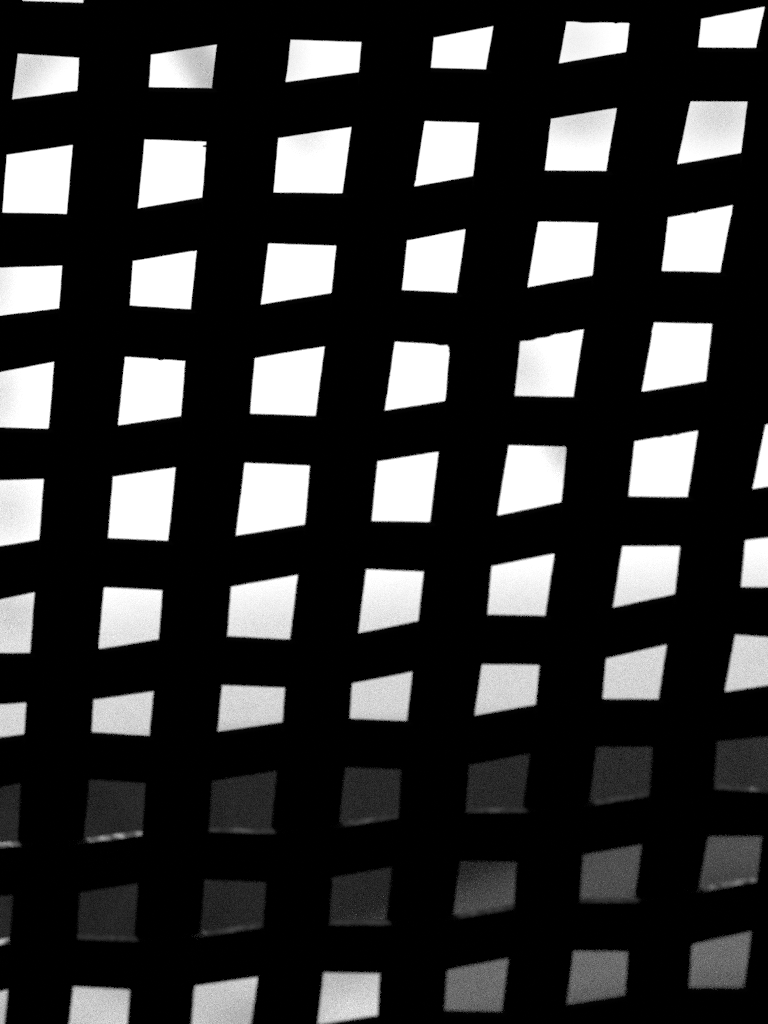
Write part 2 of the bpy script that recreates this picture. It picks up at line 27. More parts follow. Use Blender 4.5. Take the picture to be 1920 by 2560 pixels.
 {"x": [[-7.3456, -6.806],[-6.3654, -5.8934],[-5.4444, -4.8841],[-4.4433, -3.9787],[-3.6216, -3.0974],[-2.5815, -2.0768],[-1.6234, -1.1138],[-0.6513, -0.1378],[0.3338, 0.8557],[1.2843, 1.7988],[2.277, 2.7856],[3.2253, 3.8302],[4.2552, 4.7053],[5.1351, 5.7361],[6.1976, 6.7018],[7.0486, 7.5423]], "b": [[-7.344, -3.6087],[-6.7999, -3.6076],[-6.3629, -3.6064],[-5.893, -3.6047],[-5.446, -3.6022],[-4.8797, -3.5975],[-4.4418, -3.5916],[-3.9788, -3.5822],[-3.63, -3.5718],[-3.1057, -3.5476],[-2.5859, -3.5075],[-2.0796, -3.5322],[-1.6277, -3.5434],[-1.1174, -3.5585],[-0.6524, -3.5766],[-0.1448, -3.5792],[0.3286, -3.5748],[0.8539, -3.569],[1.2853, -3.5715],[1.7993, -3.5474],[2.2748, -3.5394],[2.7882, -3.5098],[3.2045, -3.5033],[3.8321, -3.5478],[4.2559, -3.5652],[4.7032, -3.577],[5.1323, -3.5841],[5.7389, -3.59],[6.2023, -3.5924],[6.7067, -3.5938],[7.0452, -3.5944],[7.5378, -3.5947]], "t": [[-7.3471, -3.1035],[-6.8121, -3.1024],[-6.368, -3.1012],[-5.8937, -3.0995],[-5.4428, -3.0971],[-4.8885, -3.0926],[-4.4448, -3.0869],[-3.9786, -3.0776],[-3.6133, -3.0669],[-3.089, -3.043],[-2.577, -3.0041],[-2.0739, -3.0252],[-1.6192, -3.0431],[-1.1102, -3.0597],[-0.6502, -3.0718],[-0.1307, -3.0607],[0.339, -3.0672],[0.8575, -3.0602],[1.2832, -3.0497],[1.7984, -3.035],[2.2791, -3.0342],[2.783, -3.013],[3.2462, -3.043],[3.8282, -3.0652],[4.2545, -3.0749],[4.7075, -3.0813],[5.138, -3.0851],[5.7333, -3.0881],[6.1929, -3.0892],[6.697, -3.0898],[7.052, -3.09],[7.5468, -3.09]], "s": [-1, 1, -1, 1, -1, 1, -1, 1, -1, 1, -1, 1, -1, 1, -1, 1]},
 {"x": [[-7.339, -6.7804],[-6.3546, -5.8919],[-5.4512, -4.8658],[-4.437, -3.979],[-3.6565, -3.1322],[-2.5838, -2.0704],[-1.6454, -1.139],[-0.6392, -0.1232],[0.3053, 0.8309],[1.3214, 1.8362],[2.255, 2.7562],[3.241, 3.8381],[4.258, 4.6964],[5.1234, 5.7478],[6.2172, 6.722],[7.0345, 7.5236]], "b": [[-7.3373, -4.6643],[-6.7741, -4.6638],[-6.3519, -4.663],[-5.8916, -4.6617],[-5.4529, -4.6596],[-4.8612, -4.6547],[-4.4355, -4.6487],[-3.9791, -4.6386],[-3.6652, -4.6284],[-3.1409, -4.6022],[-2.5789, -4.5535],[-2.0745, -4.5772],[-1.6469, -4.6049],[-1.1433, -4.6161],[-0.64, -4.6316],[-0.1284, -4.6432],[0.3011, -4.6464],[0.8308, -4.6623],[1.3244, -4.6482],[1.8347, -4.6241],[2.2572, -4.624],[2.7626, -4.5992],[3.2467, -4.5652],[3.8401, -4.6122],[4.2587, -4.6321],[4.6941, -4.6457],[5.1204, -4.6545],[5.7508, -4.6622],[6.2222, -4.6656],[6.7271, -4.668],[7.031, -4.6689],[7.5189, -4.6701]], "t": [[-7.3406, -4.1372],[-6.7868, -4.1369],[-6.3573, -4.1364],[-5.8923, -4.1353],[-5.4495, -4.1337],[-4.8704, -4.13],[-4.4386, -4.1253],[-3.9789, -4.1174],[-3.6478, -4.109],[-3.1235, -4.0881],[-2.5887, -4.0518],[-2.0664, -4.0718],[-1.6438, -4.086],[-1.1347, -4.0922],[-0.6383, -4.1036],[-0.1181, -4.1301],[0.3095, -4.1204],[0.831, -4.1199],[1.3184, -4.112],[1.8378, -4.1033],[2.2529, -4.0922],[2.7498, -4.0343],[3.2353, -4.0248],[3.8361, -4.0782],[4.2573, -4.1005],[4.6986, -4.1158],[5.1263, -4.1255],[5.7449, -4.1339],[6.2123, -4.1377],[6.717, -4.1403],[7.038, -4.1414],[7.5283, -4.1427]], "s": [1, -1, 1, -1, 1, -1, 1, -1, 1, -1, 1, -1, 1, -1, 1, -1]},
 {"x": [[-7.332, -6.7538],[-6.3434, -5.8904],[-5.4583, -4.8466],[-4.4306, -3.9794],[-3.6928, -3.1684],[-2.6061, -2.106],[-1.6609, -1.1572],[-0.6776, -0.164],[0.3178, 0.839],[1.2968, 1.8079],[2.2834, 2.7882],[3.2498, 3.8464],[4.261, 4.6869],[5.1111, 5.7602],[6.2377, 6.7431],[7.0198, 7.504]], "b": [[-7.3304, -5.8226],[-6.7476, -5.8178],[-6.3407, -5.8144],[-5.8901, -5.8107],[-5.46, -5.8071],[-4.8421, -5.802],[-4.4291, -5.7986],[-3.9794, -5.7949],[-3.7012, -5.7925],[-3.1769, -5.7882],[-2.611, -5.7835],[-2.1109, -5.7794],[-1.6657, -5.7757],[-1.162, -5.7715],[-0.6829, -5.7675],[-0.1751, -5.7633],[0.3034, -5.7593],[0.8173, -5.7551],[1.2887, -5.7512],[1.7967, -5.7469],[2.2693, -5.743],[2.7667, -5.7389],[3.2664, -5.7347],[3.8484, -5.7299],[4.2617, -5.7265],[4.6847, -5.723],[5.1082, -5.7195],[5.7631, -5.714],[6.2425, -5.7101],[6.748, -5.7059],[7.0164, -5.7036],[7.4995, -5.6996]], "t": [[-7.3337, -5.3088],[-6.7601, -5.304],[-6.346, -5.3005],[-5.8908, -5.2967],[-5.4567, -5.293],[-4.8511, -5.2877],[-4.4321, -5.2839],[-3.9793, -5.2797],[-3.6843, -5.2768],[-3.16, -5.2713],[-2.6011, -5.2644],[-2.101, -5.2569],[-1.6561, -5.2484],[-1.1523, -5.2355],[-0.6724, -5.2179],[-0.153, -5.1894],[0.3323, -5.2005],[0.8608, -5.1968],[1.3049, -5.2022],[1.8191, -5.1891],[2.2974, -5.1932],[2.8098, -5.1616],[3.2333, -5.1595],[3.8445, -5.1827],[4.2603, -5.1906],[4.6891, -5.1947],[5.1139, -5.1962],[5.7573, -5.1953],[6.2329, -5.1932],[6.7382, -5.1903],[7.0233, -5.1884],[7.5086, -5.1849]], "s": [-1, 1, -1, 1, -1, 1, -1, 1, -1, 1, -1, 1, -1, 1, -1, 1]},
 {"x": [[-7.3256, -6.7291],[-6.3329, -5.8892],[-5.465, -4.8287],[-4.4246, -3.9796],[-3.7265, -3.2022],[-2.6258, -2.1256],[-1.6801, -1.1763],[-0.6987, -0.1908],[0.294, 0.8078],[1.2809, 1.7889],[2.2642, 2.7617],[3.2722, 3.8542],[4.2637, 4.6782],[5.0996, 5.7716],[6.2568, 6.7627],[7.0062, 7.486]], "b": [[-7.324, -6.6712],[-6.7229, -6.6805],[-6.3303, -6.6866],[-5.8888, -6.6934],[-5.4666, -6.6999],[-4.8243, -6.7099],[-4.4231, -6.7161],[-3.9797, -6.7229],[-3.735, -6.7267],[-3.2107, -6.7348],[-2.6307, -6.7438],[-2.1306, -6.7515],[-1.6849, -6.7584],[-1.1811, -6.7662],[-0.704, -6.7736],[-0.1961, -6.7814],[0.2908, -6.789],[0.8047, -6.7969],[1.2783, -6.8042],[1.7863, -6.8121],[2.2625, -6.8195],[2.76, -6.8272],[3.2742, -6.8351],[3.8562, -6.8441],[4.2644, -6.8504],[4.676, -6.8568],[5.0967, -6.8633],[5.7745, -6.8738],[6.2615, -6.8813],[6.7676, -6.8891],[7.0028, -6.8928],[7.4814, -6.9002]], "t": [[-7.3273, -6.1894],[-6.7353, -6.1959],[-6.3355, -6.2003],[-5.8895, -6.2053],[-5.4633, -6.21],[-4.8332, -6.2169],[-4.4261, -6.2214],[-3.9796, -6.2263],[-3.718, -6.2292],[-3.1937, -6.2349],[-2.6208, -6.2412],[-2.1207, -6.2468],[-1.6753, -6.2517],[-1.1715, -6.2572],[-0.6934, -6.2625],[-0.1856, -6.2681],[0.2971, -6.2734],[0.811, -6.279],[1.2835, -6.2842],[1.7915, -6.2898],[2.2659, -6.2951],[2.7634, -6.3005],[3.2703, -6.3061],[3.8523, -6.3125],[4.263, -6.317],[4.6804, -6.3216],[5.1025, -6.3263],[5.7687, -6.3336],[6.252, -6.3389],[6.7578, -6.3445],[7.0096, -6.3473],[7.4905, -6.3526]], "s": [1, -1, 1, -1, 1, -1, 1, -1, 1, -1, 1, -1, 1, -1, 1, -1]},
 {"x": [[-7.3192, -6.7043],[-6.3224, -5.8878],[-5.4716, -4.8109],[-4.4186, -3.98],[-3.7603, -3.236],[-2.6456, -2.1454],[-1.6993, -1.1955],[-0.7198, -0.2119],[0.2814, 0.7952],[1.2704, 1.7785],[2.2575, 2.7549],[3.28, 3.862],[4.2664, 4.6695],[5.0882, 5.783],[6.2758, 6.7823],[6.9926, 7.4678]], "b": [[-7.3176, -7.793],[-6.6981, -7.7943],[-6.3198, -7.7951],[-5.8874, -7.796],[-5.4732, -7.7968],[-4.8064, -7.7982],[-4.4171, -7.799],[-3.98, -7.7999],[-3.7688, -7.8003],[-3.2445, -7.8014],[-2.6505, -7.8026],[-2.1504, -7.8037],[-1.7041, -7.8046],[-1.2003, -7.8056],[-0.725, -7.8066],[-0.2172, -7.8076],[0.2782, -7.8087],[0.7921, -7.8097],[1.2678, -7.8107],[1.7759, -7.8117],[2.2558, -7.8127],[2.7532, -7.8137],[3.2819, -7.8148],[3.8639, -7.816],[4.2671, -7.8169],[4.6673, -7.8177],[5.0853, -7.8185],[5.7859, -7.82],[6.2806, -7.821],[6.7872, -7.822],[6.9891, -7.8225],[7.4632, -7.8234]], "t": [[-7.3208, -7.3124],[-6.7105, -7.311],[-6.325, -7.31],[-5.8881, -7.309],[-5.4699, -7.308],[-4.8154, -7.3065],[-4.4201, -7.3055],[-3.9799, -7.3045],[-3.7518, -7.3039],[-3.2275, -7.3027],[-2.6406, -7.3013],[-2.1405, -7.3001],[-1.6945, -7.2991],[-1.1907, -7.2979],[-0.7145, -7.2968],[-0.2066, -7.2956],[0.2845, -7.2944],[0.7984, -7.2932],[1.2731, -7.2921],[1.7811, -7.2909],[2.2592, -7.2897],[2.7566, -7.2885],[3.278, -7.2873],[3.86, -7.2859],[4.2658, -7.285],[4.6717, -7.284],[5.091, -7.283],[5.7802, -7.2814],[6.271, -7.2802],[6.7774, -7.279],[6.996, -7.2785],[7.4723, -7.2774]], "s": [-1, 1, -1, 1, -1, 1, -1, 1, -1, 1, -1, 1, -1, 1, -1, 1]},
 {"x": [[-7.3128, -6.6793],[-6.3118, -5.8864],[-5.4782, -4.7929],[-4.4125, -3.9802],[-3.7944, -3.2702],[-2.6655, -2.1654],[-1.7188, -1.215],[-0.741, -0.2332],[0.2686, 0.7825],[1.2599, 1.768],[2.2507, 2.7481],[3.2878, 3.8698],[4.2692, 4.6607],[5.0765, 5.7947],[6.2951, 6.8022],[6.9788, 7.4494]], "b": [[-7.3112, -8.7876],[-6.6732, -8.7921],[-6.3092, -8.7947],[-5.8861, -8.7977],[-5.4799, -8.8006],[-4.7885, -8.8055],[-4.411, -8.8082],[-3.9803, -8.8113],[-3.8028, -8.8126],[-3.2785, -8.8163],[-2.6704, -8.8207],[-2.1703, -8.8242],[-1.7235, -8.8274],[-1.2197, -8.831],[-0.7462, -8.8344],[-0.2384, -8.838],[0.2655, -8.8416],[0.7794, -8.8452],[1.2574, -8.8487],[1.7654, -8.8523],[2.249, -8.8557],[2.7464, -8.8593],[3.2897, -8.8631],[3.8717, -8.8673],[4.2699, -8.8701],[4.6585, -8.8729],[5.0737, -8.8759],[5.7975, -8.881],[6.2998, -8.8846],[6.807, -8.8882],[6.9754, -8.8894],[7.4449, -8.8928]], "t": [[-7.3143, -8.3219],[-6.6854, -8.3229],[-6.3144, -8.3235],[-5.8867, -8.3242],[-5.4766, -8.3249],[-4.7973, -8.326],[-4.414, -8.3266],[-3.9802, -8.3273],[-3.7861, -8.3276],[-3.2618, -8.3284],[-2.6606, -8.3294],[-2.1605, -8.3302],[-1.714, -8.3309],[-1.2102, -8.3317],[-0.7358, -8.3325],[-0.228, -8.3333],[0.2717, -8.3341],[0.7856, -8.3349],[1.2625, -8.3357],[1.7705, -8.3365],[2.2523, -8.3373],[2.7498, -8.3381],[3.2859, -8.339],[3.8679, -8.3399],[4.2685, -8.3405],[4.6628, -8.3412],[5.0794, -8.3418],[5.7918, -8.343],[6.2904, -8.3438],[6.7973, -8.3446],[6.9821, -8.3449],[7.4539, -8.3456]], "s": [1, -1, 1, -1, 1, -1, 1, -1, 1, -1, 1, -1, 1, -1, 1, -1]},
 {"x": [[-7.3063, -6.6544],[-6.3013, -5.885],[-5.4849, -4.7749],[-4.4064, -3.9806],[-3.8284, -3.3042],[-2.6854, -2.1853],[-1.738, -1.2343],[-0.7622, -0.2543],[0.256, 0.7698],[1.2494, 1.7575],[2.2438, 2.7413],[3.2956, 3.8776],[4.272, 4.6518],[5.065, 5.8062],[6.3142, 6.8218],[6.965, 7.4311]], "b": [[-7.3047, -9.8554],[-6.6482, -9.8569],[-6.2987, -9.8578],[-5.8847, -9.8587],[-5.4866, -9.8596],[-4.7705, -9.8613],[-4.4049, -9.8621],[-3.9807, -9.8631],[-3.8369, -9.8634],[-3.3126, -9.8646],[-2.6903, -9.8661],[-2.1902, -9.8672],[-1.7428, -9.8682],[-1.2391, -9.8694],[-0.7675, -9.8705],[-0.2596, -9.8716],[0.2528, -9.8728],[0.7667, -9.874],[1.2469, -9.8751],[1.7549, -9.8763],[2.2421, -9.8774],[2.7396, -9.8785],[3.2976, -9.8798],[3.8796, -9.8812],[4.2727, -9.8821],[4.6497, -9.8829],[5.0622, -9.8839],[5.809, -9.8856],[6.319, -9.8868],[6.8267, -9.8879],[6.9616, -9.8883],[7.4266, -9.8893]], "t": [[-7.3079, -9.5069],[-6.6605, -9.4941],[-6.3039, -9.487],[-5.8854, -9.4788],[-5.4833, -9.4708],[-4.7793, -9.4569],[-4.4079, -9.4496],[-3.9805, -9.4411],[-3.82, -9.438],[-3.2958, -9.4276],[-2.6805, -9.4154],[-2.1804, -9.4056],[-1.7333, -9.3967],[-1.2295, -9.3868],[-0.757, -9.3774],[-0.2491, -9.3674],[0.2591, -9.3574],[0.7729, -9.3472],[1.252, -9.3377],[1.7601, -9.3277],[2.2455, -9.3181],[2.743, -9.3083],[3.2937, -9.2974],[3.8757, -9.2859],[4.2713, -9.2781],[4.654, -9.2705],[5.0679, -9.2623],[5.8033, -9.2478],[6.3095, -9.2378],[6.817, -9.2278],[6.9684, -9.2248],[7.4356, -9.2155]], "s": [-1, 1, -1, 1, -1, 1, -1, 1, -1, 1, -1, 1, -1, 1, -1, 1]},
]
V = [
 {"x": [[-9.8558, -9.5033],[-8.7889, -8.3222],[-7.7934, -7.312],[-6.6743, -6.1916],[-5.821, -5.3071],[-4.6653, -4.1381],[-3.6094, -3.1041],[-2.4743, -1.918],[-1.755, -1.1986],[-0.7022, -0.158],[0.4925, 1.017],[1.5209, 2.0556],[2.3222, 2.8424],[3.3762, 3.8976],[4.1951, 4.7122],[5.1594, 5.8294],[6.3245, 6.7238],[7.3182, 7.8439],[8.2411, 8.9338]], "l": [[-9.8553, -7.2978],[-9.508, -7.3],[-8.7872, -7.3045],[-8.3219, -7.3074],[-7.7929, -7.3107],[-7.3125, -7.3137],[-6.6706, -7.3178],[-6.189, -7.3208],[-5.8229, -7.3231],[-5.3091, -7.3263],[-4.6652, -7.3303],[-4.138, -7.3336],[-3.6096, -7.3369],[-3.1043, -7.3401],[-2.4722, -7.3441],[-1.916, -7.3475],[-1.7595, -7.3485],[-1.203, -7.352],[-0.7059, -7.3551],[-0.1617, -7.3585],[0.4922, -7.3626],[1.0168, -7.3659],[1.5203, -7.3691],[2.055, -7.3724],[2.3156, -7.374],[2.8357, -7.3773],[3.3719, -7.3807],[3.8933, -7.3839],[4.192, -7.3858],[4.7091, -7.389],[5.1553, -7.3918],[5.8304, -7.3961],[6.3256, -7.3992],[6.7217, -7.4016],[7.319, -7.4054],[7.8454, -7.4087],[8.24, -7.4112],[8.9383, -7.4155]], "r": [[-9.8564, -6.6486],[-9.4986, -6.6572],[-8.7906, -6.6744],[-8.3226, -6.6857],[-7.7939, -6.6985],[-7.3114, -6.7101],[-6.678, -6.7255],[-6.1943, -6.7372],[-5.819, -6.7463],[-5.3051, -6.7587],[-4.6654, -6.7742],[-4.1382, -6.7869],[-3.6091, -6.7997],[-3.1039, -6.8119],[-2.4764, -6.8271],[-1.9201, -6.8406],[-1.7506, -6.8447],[-1.1941, -6.8581],[-0.6984, -6.8701],[-0.1542, -6.8833],[0.4928, -6.8989],[1.0173, -6.9116],[1.5215, -6.9238],[2.0562, -6.9368],[2.3289, -6.9434],[2.849, -6.9559],[3.3806, -6.9688],[3.902, -6.9814],[4.1982, -6.9886],[4.7152, -7.0011],[5.1635, -7.0119],[5.8284, -7.028],[6.3234, -7.04],[6.726, -7.0497],[7.3173, -7.064],[7.8424, -7.0767],[8.2421, -7.0864],[8.9294, -7.103]], "s": [1, -1, 1, -1, 1, -1, 1, -1, 1, -1, 1, -1, 1, -1, 1, -1, 1, -1, 1]},
 {"x": [[-9.8581, -9.484],[-8.7958, -8.3238],[-7.7954, -7.3096],[-6.6894, -6.2024],[-5.8128, -5.299],[-4.6657, -4.1385],[-3.6084, -3.1032],[-2.4828, -1.9266],[-1.7368, -1.1804],[-0.6868, -0.1426],[0.4936, 1.0182],[1.5234, 2.0581],[2.3494, 2.8694],[3.394, 3.9154],[4.2076, 4.7247],[5.1761, 5.8254],[6.3198, 6.7325],[7.3146, 7.8378],[8.2453, 8.9156]], "l": [[-9.8575, -6.2918],[-9.4889, -6.2956],[-8.7941, -6.3027],[-8.3234, -6.3075],[-7.7949, -6.3129],[-7.3102, -6.3179],[-6.6855, -6.3243],[-6.1996, -6.3293],[-5.8149, -6.3332],[-5.3011, -6.3385],[-4.6656, -6.345],[-4.1384, -6.3504],[-3.6087, -6.3558],[-3.1034, -6.361],[-2.4806, -6.3673],[-1.9244, -6.373],[-1.7415, -6.3749],[-1.185, -6.3806],[-0.6908, -6.3857],[-0.1465, -6.3912],[0.4933, -6.3978],[1.0179, -6.4032],[1.5227, -6.4083],[2.0575, -6.4138],[2.3424, -6.4167],[2.8625, -6.422],[3.3895, -6.4274],[3.9109, -6.4328],[4.2044, -6.4358],[4.7215, -6.4411],[5.1718, -6.4457],[5.8265, -6.4524],[6.321, -6.4575],[6.7303, -6.4617],[7.3155, -6.4676],[7.8394, -6.473],[8.2442, -6.4772],[8.9203, -6.4841]], "r": [[-9.8587, -5.8847],[-9.479, -5.8852],[-8.7976, -5.8861],[-8.3242, -5.8868],[-7.7959, -5.8875],[-7.309, -5.8881],[-6.6933, -5.8889],[-6.2052, -5.8896],[-5.8108, -5.8901],[-5.2969, -5.8908],[-4.6658, -5.8916],[-4.1386, -5.8923],[-3.6082, -5.893],[-3.103, -5.8936],[-2.485, -5.8945],[-1.9288, -5.8952],[-1.7322, -5.8955],[-1.1757, -5.8962],[-0.6829, -5.8968],[-0.1387, -5.8976],[0.4939, -5.8984],[1.0185, -5.8991],[1.524, -5.8997],[2.0587, -5.9005],[2.3563, -5.9008],[2.8764, -5.9015],[3.3986, -5.9022],[3.92, -5.9029],[4.2109, -5.9033],[4.7279, -5.904],[5.1804, -5.9046],[5.8244, -5.9054],[6.3186, -5.9061],[6.7347, -5.9066],[7.3138, -5.9074],[7.8362, -5.9081],[8.2464, -5.9086],[8.9109, -5.9095]], "s": [-1, 1, -1, 1, -1, 1, -1, 1, -1, 1, -1, 1, -1, 1, -1, 1, -1, 1, -1]},
 {"x": [[-9.8604, -9.4648],[-8.8028, -8.3254],[-7.7974, -7.3074],[-6.7043, -6.213],[-5.8048, -5.291],[-4.6662, -4.1389],[-3.6076, -3.1023],[-2.4912, -1.935],[-1.7188, -1.1624],[-0.6717, -0.1274],[0.4948, 1.0194],[1.5258, 2.0606],[2.3761, 2.8962],[3.4116, 3.933],[4.22, 4.7371],[5.1926, 5.8216],[6.3152, 6.741],[7.3112, 7.8317],[8.2496, 8.8976]], "l": [[-9.8598, -5.4795],[-9.4696, -5.477],[-8.801, -5.4727],[-8.325, -5.4696],[-7.7969, -5.4662],[-7.3079, -5.463],[-6.7006, -5.4591],[-6.2104, -5.4559],[-5.8068, -5.4533],[-5.293, -5.45],[-4.666, -5.4459],[-4.1388, -5.4425],[-3.6078, -5.4391],[-3.1025, -5.4358],[-2.4891, -5.4318],[-1.9329, -5.4282],[-1.7233, -5.4269],[-1.1668, -5.4233],[-0.6754, -5.4201],[-0.1312, -5.4166],[0.4945, -5.4125],[1.0191, -5.4092],[1.5252, -5.4059],[2.0599, -5.4024],[2.3694, -5.4004],[2.8895, -5.3971],[3.4072, -5.3937],[3.9286, -5.3903],[4.217, -5.3885],[4.734, -5.3851],[5.1885, -5.3822],[5.8225, -5.3781],[6.3164, -5.3749],[6.7389, -5.3722],[7.3121, -5.3685],[7.8332, -5.3651],[8.2485, -5.3624],[8.9021, -5.3582]], "r": [[-9.8609, -4.7707],[-9.4601, -4.7776],[-8.8045, -4.7891],[-8.3257, -4.7974],[-7.7979, -4.8066],[-7.3068, -4.8152],[-6.708, -4.8256],[-6.2157, -4.8342],[-5.8028, -4.8414],[-5.289, -4.8503],[-4.6663, -4.8612],[-4.139, -4.8704],[-3.6074, -4.8797],[-3.1021, -4.8885],[-2.4933, -4.8991],[-1.9371, -4.9088],[-1.7144, -4.9127],[-1.1579, -4.9224],[-0.6679, -4.9309],[-0.1237, -4.9404],[0.4951, -4.9512],[1.0196, -4.9603],[1.5264, -4.9691],[2.0612, -4.9785],[2.3827, -4.9841],[2.9028, -4.9931],[3.4159, -5.0021],[3.9373, -5.0112],[4.2231, -5.0162],[4.7402, -5.0252],[5.1967, -5.0331],[5.8206, -5.044],[6.3141, -5.0526],[6.7432, -5.0601],[7.3104, -5.07],[7.8302, -5.079],[8.2506, -5.0864],[8.8931, -5.0976]], "s": [1, -1, 1, -1, 1, -1, 1, -1, 1, -1, 1, -1, 1, -1, 1, -1, 1, -1, 1]},
 {"x": [[-9.8625, -9.4459],[-8.8096, -8.3269],[-7.7994, -7.305],[-6.7192, -6.2236],[-5.7968, -5.283],[-4.6666, -4.1393],[-3.6067, -3.1014],[-2.4996, -1.9434],[-1.701, -1.1444],[-0.6565, -0.1123],[0.4959, 1.0205],[1.5282, 2.063],[2.4027, 2.9227],[3.4291, 3.9505],[4.2324, 4.7494],[5.209, 5.8177],[6.3106, 6.7496],[7.3078, 7.8257],[8.2538, 8.8796]], "l": [[-9.862, -4.398],[-9.4507, -4.4004],[-8.8079, -4.4042],[-8.3265, -4.407],[-7.7989, -4.4101],[-7.3056, -4.413],[-6.7155, -4.4165],[-6.221, -4.4194],[-5.7989, -4.4219],[-5.285, -4.4249],[-4.6665, -4.4285],[-4.1392, -4.4316],[-3.6069, -4.4348],[-3.1017, -4.4378],[-2.4975, -4.4413],[-1.9412, -4.4446],[-1.7055, -4.446],[-1.1489, -4.4492],[-0.6603, -4.4521],[-0.1161, -4.4553],[0.4956, -4.4589],[1.0202, -4.462],[1.5276, -4.465],[2.0624, -4.4682],[2.396, -4.4701],[2.916, -4.4732],[3.4247, -4.4762],[3.9461, -4.4792],[4.2293, -4.4809],[4.7463, -4.4839],[5.2049, -4.4866],[5.8186, -4.4903],[6.3118, -4.4932],[6.7474, -4.4957],[7.3087, -4.499],[7.8272, -4.5021],[8.2527, -4.5046],[8.8842, -4.5083]], "r": [[-9.8631, -3.9806],[-9.4411, -3.9805],[-8.8113, -3.9803],[-8.3273, -3.9802],[-7.7999, -3.98],[-7.3045, -3.9799],[-6.723, -3.9797],[-6.2263, -3.9796],[-5.7948, -3.9794],[-5.281, -3.9793],[-4.6667, -3.9791],[-4.1394, -3.9789],[-3.6065, -3.9788],[-3.1012, -3.9786],[-2.5017, -3.9785],[-1.9455, -3.9783],[-1.6964, -3.9782],[-1.1399, -3.9781],[-0.6527, -3.9779],[-0.1085, -3.9777],[0.4962, -3.9776],[1.0208, -3.9774],[1.5289, -3.9773],[2.0636, -3.9771],[2.4094, -3.977],[2.9295, -3.9768],[3.4335, -3.9767],[3.9549, -3.9765],[4.2355, -3.9765],[4.7526, -3.9763],[5.2132, -3.9762],[5.8167, -3.976],[6.3095, -3.9758],[6.7517, -3.9757],[7.3069, -3.9755],[7.8242, -3.9754],[8.2548, -3.9753],[8.8751, -3.9751]], "s": [-1, 1, -1, 1, -1, 1, -1, 1, -1, 1, -1, 1, -1, 1, -1, 1, -1, 1, -1]},
 {"x": [[-9.8648, -9.4267],[-8.8166, -8.3284],[-7.8014, -7.3028],[-6.7342, -6.2343],[-5.7888, -5.275],[-4.667, -4.1397],[-3.6058, -3.1006],[-2.508, -1.9518],[-1.6828, -1.1263],[-0.6413, -0.0971],[0.497, 1.0216],[1.5308, 2.0655],[2.4296, 2.9782],[3.4516, 3.9514],[4.3015, 4.7857],[5.2257, 5.8137],[6.306, 6.7582],[7.3044, 7.8196],[8.258, 8.8616]], "l": [[-9.8642, -3.8296],[-9.4319, -3.8153],[-8.8147, -3.795],[-8.328, -3.7789],[-7.8009, -3.7615],[-7.3034, -3.7451],[-6.7302, -3.7262],[-6.2314, -3.7097],[-5.791, -3.6952],[-5.2771, -3.6782],[-4.6669, -3.6581],[-4.1396, -3.6407],[-3.6061, -3.6231],[-3.1008, -3.6064],[-2.5058, -3.5868],[-1.9495, -3.5684],[-1.6877, -3.5598],[-1.1312, -3.5414],[-0.6454, -3.5254],[-0.1012, -3.5075],[0.4967, -3.4877],[1.0213, -3.4704],[1.5301, -3.4536],[2.0648, -3.436],[2.4223, -3.4242],[2.9424, -3.407],[3.442, -3.3906],[3.9634, -3.3733],[4.2415, -3.3642],[4.7585, -3.3471],[5.2212, -3.3318],[5.8148, -3.3123],[6.3072, -3.296],[6.7559, -3.2812],[7.3053, -3.2631],[7.8212, -3.2461],[8.2568, -3.2317],[8.8664, -3.2116]], "r": [[-9.8654, -3.3123],[-9.4215, -3.2977],[-8.8184, -3.2778],[-8.3289, -3.2617],[-7.8019, -3.2443],[-7.3021, -3.2278],[-6.7383, -3.2092],[-6.2372, -3.1926],[-5.7866, -3.1778],[-5.2728, -3.1608],[-4.6671, -3.1408],[-4.1398, -3.1234],[-3.6056, -3.1058],[-3.1003, -3.0892],[-2.5103, -3.0697],[-1.9541, -3.0514],[-1.678, -3.0424],[-1.1214, -3.0242],[-0.6372, -3.0084],[-0.093, -2.9908],[0.4974, -2.972],[1.0219, -2.9558],[1.5314, -2.9408],[2.0661, -2.9263],[2.4368, -2.9174],[3.0141, -2.907],[3.4612, -2.8846],[3.9393, -2.8642],[4.3615, -2.8523],[4.8129, -2.8381],[5.2302, -2.8209],[5.8126, -2.7987],[6.3047, -2.7811],[6.7605, -2.7652],[7.3034, -2.7467],[7.818, -2.7294],[8.2591, -2.7146],[8.8567, -2.6948]], "s": [1, -1, 1, -1, 1, -1, 1, -1, 1, -1, 1, -1, 1, -1, 1, -1, 1, -1, 1]},
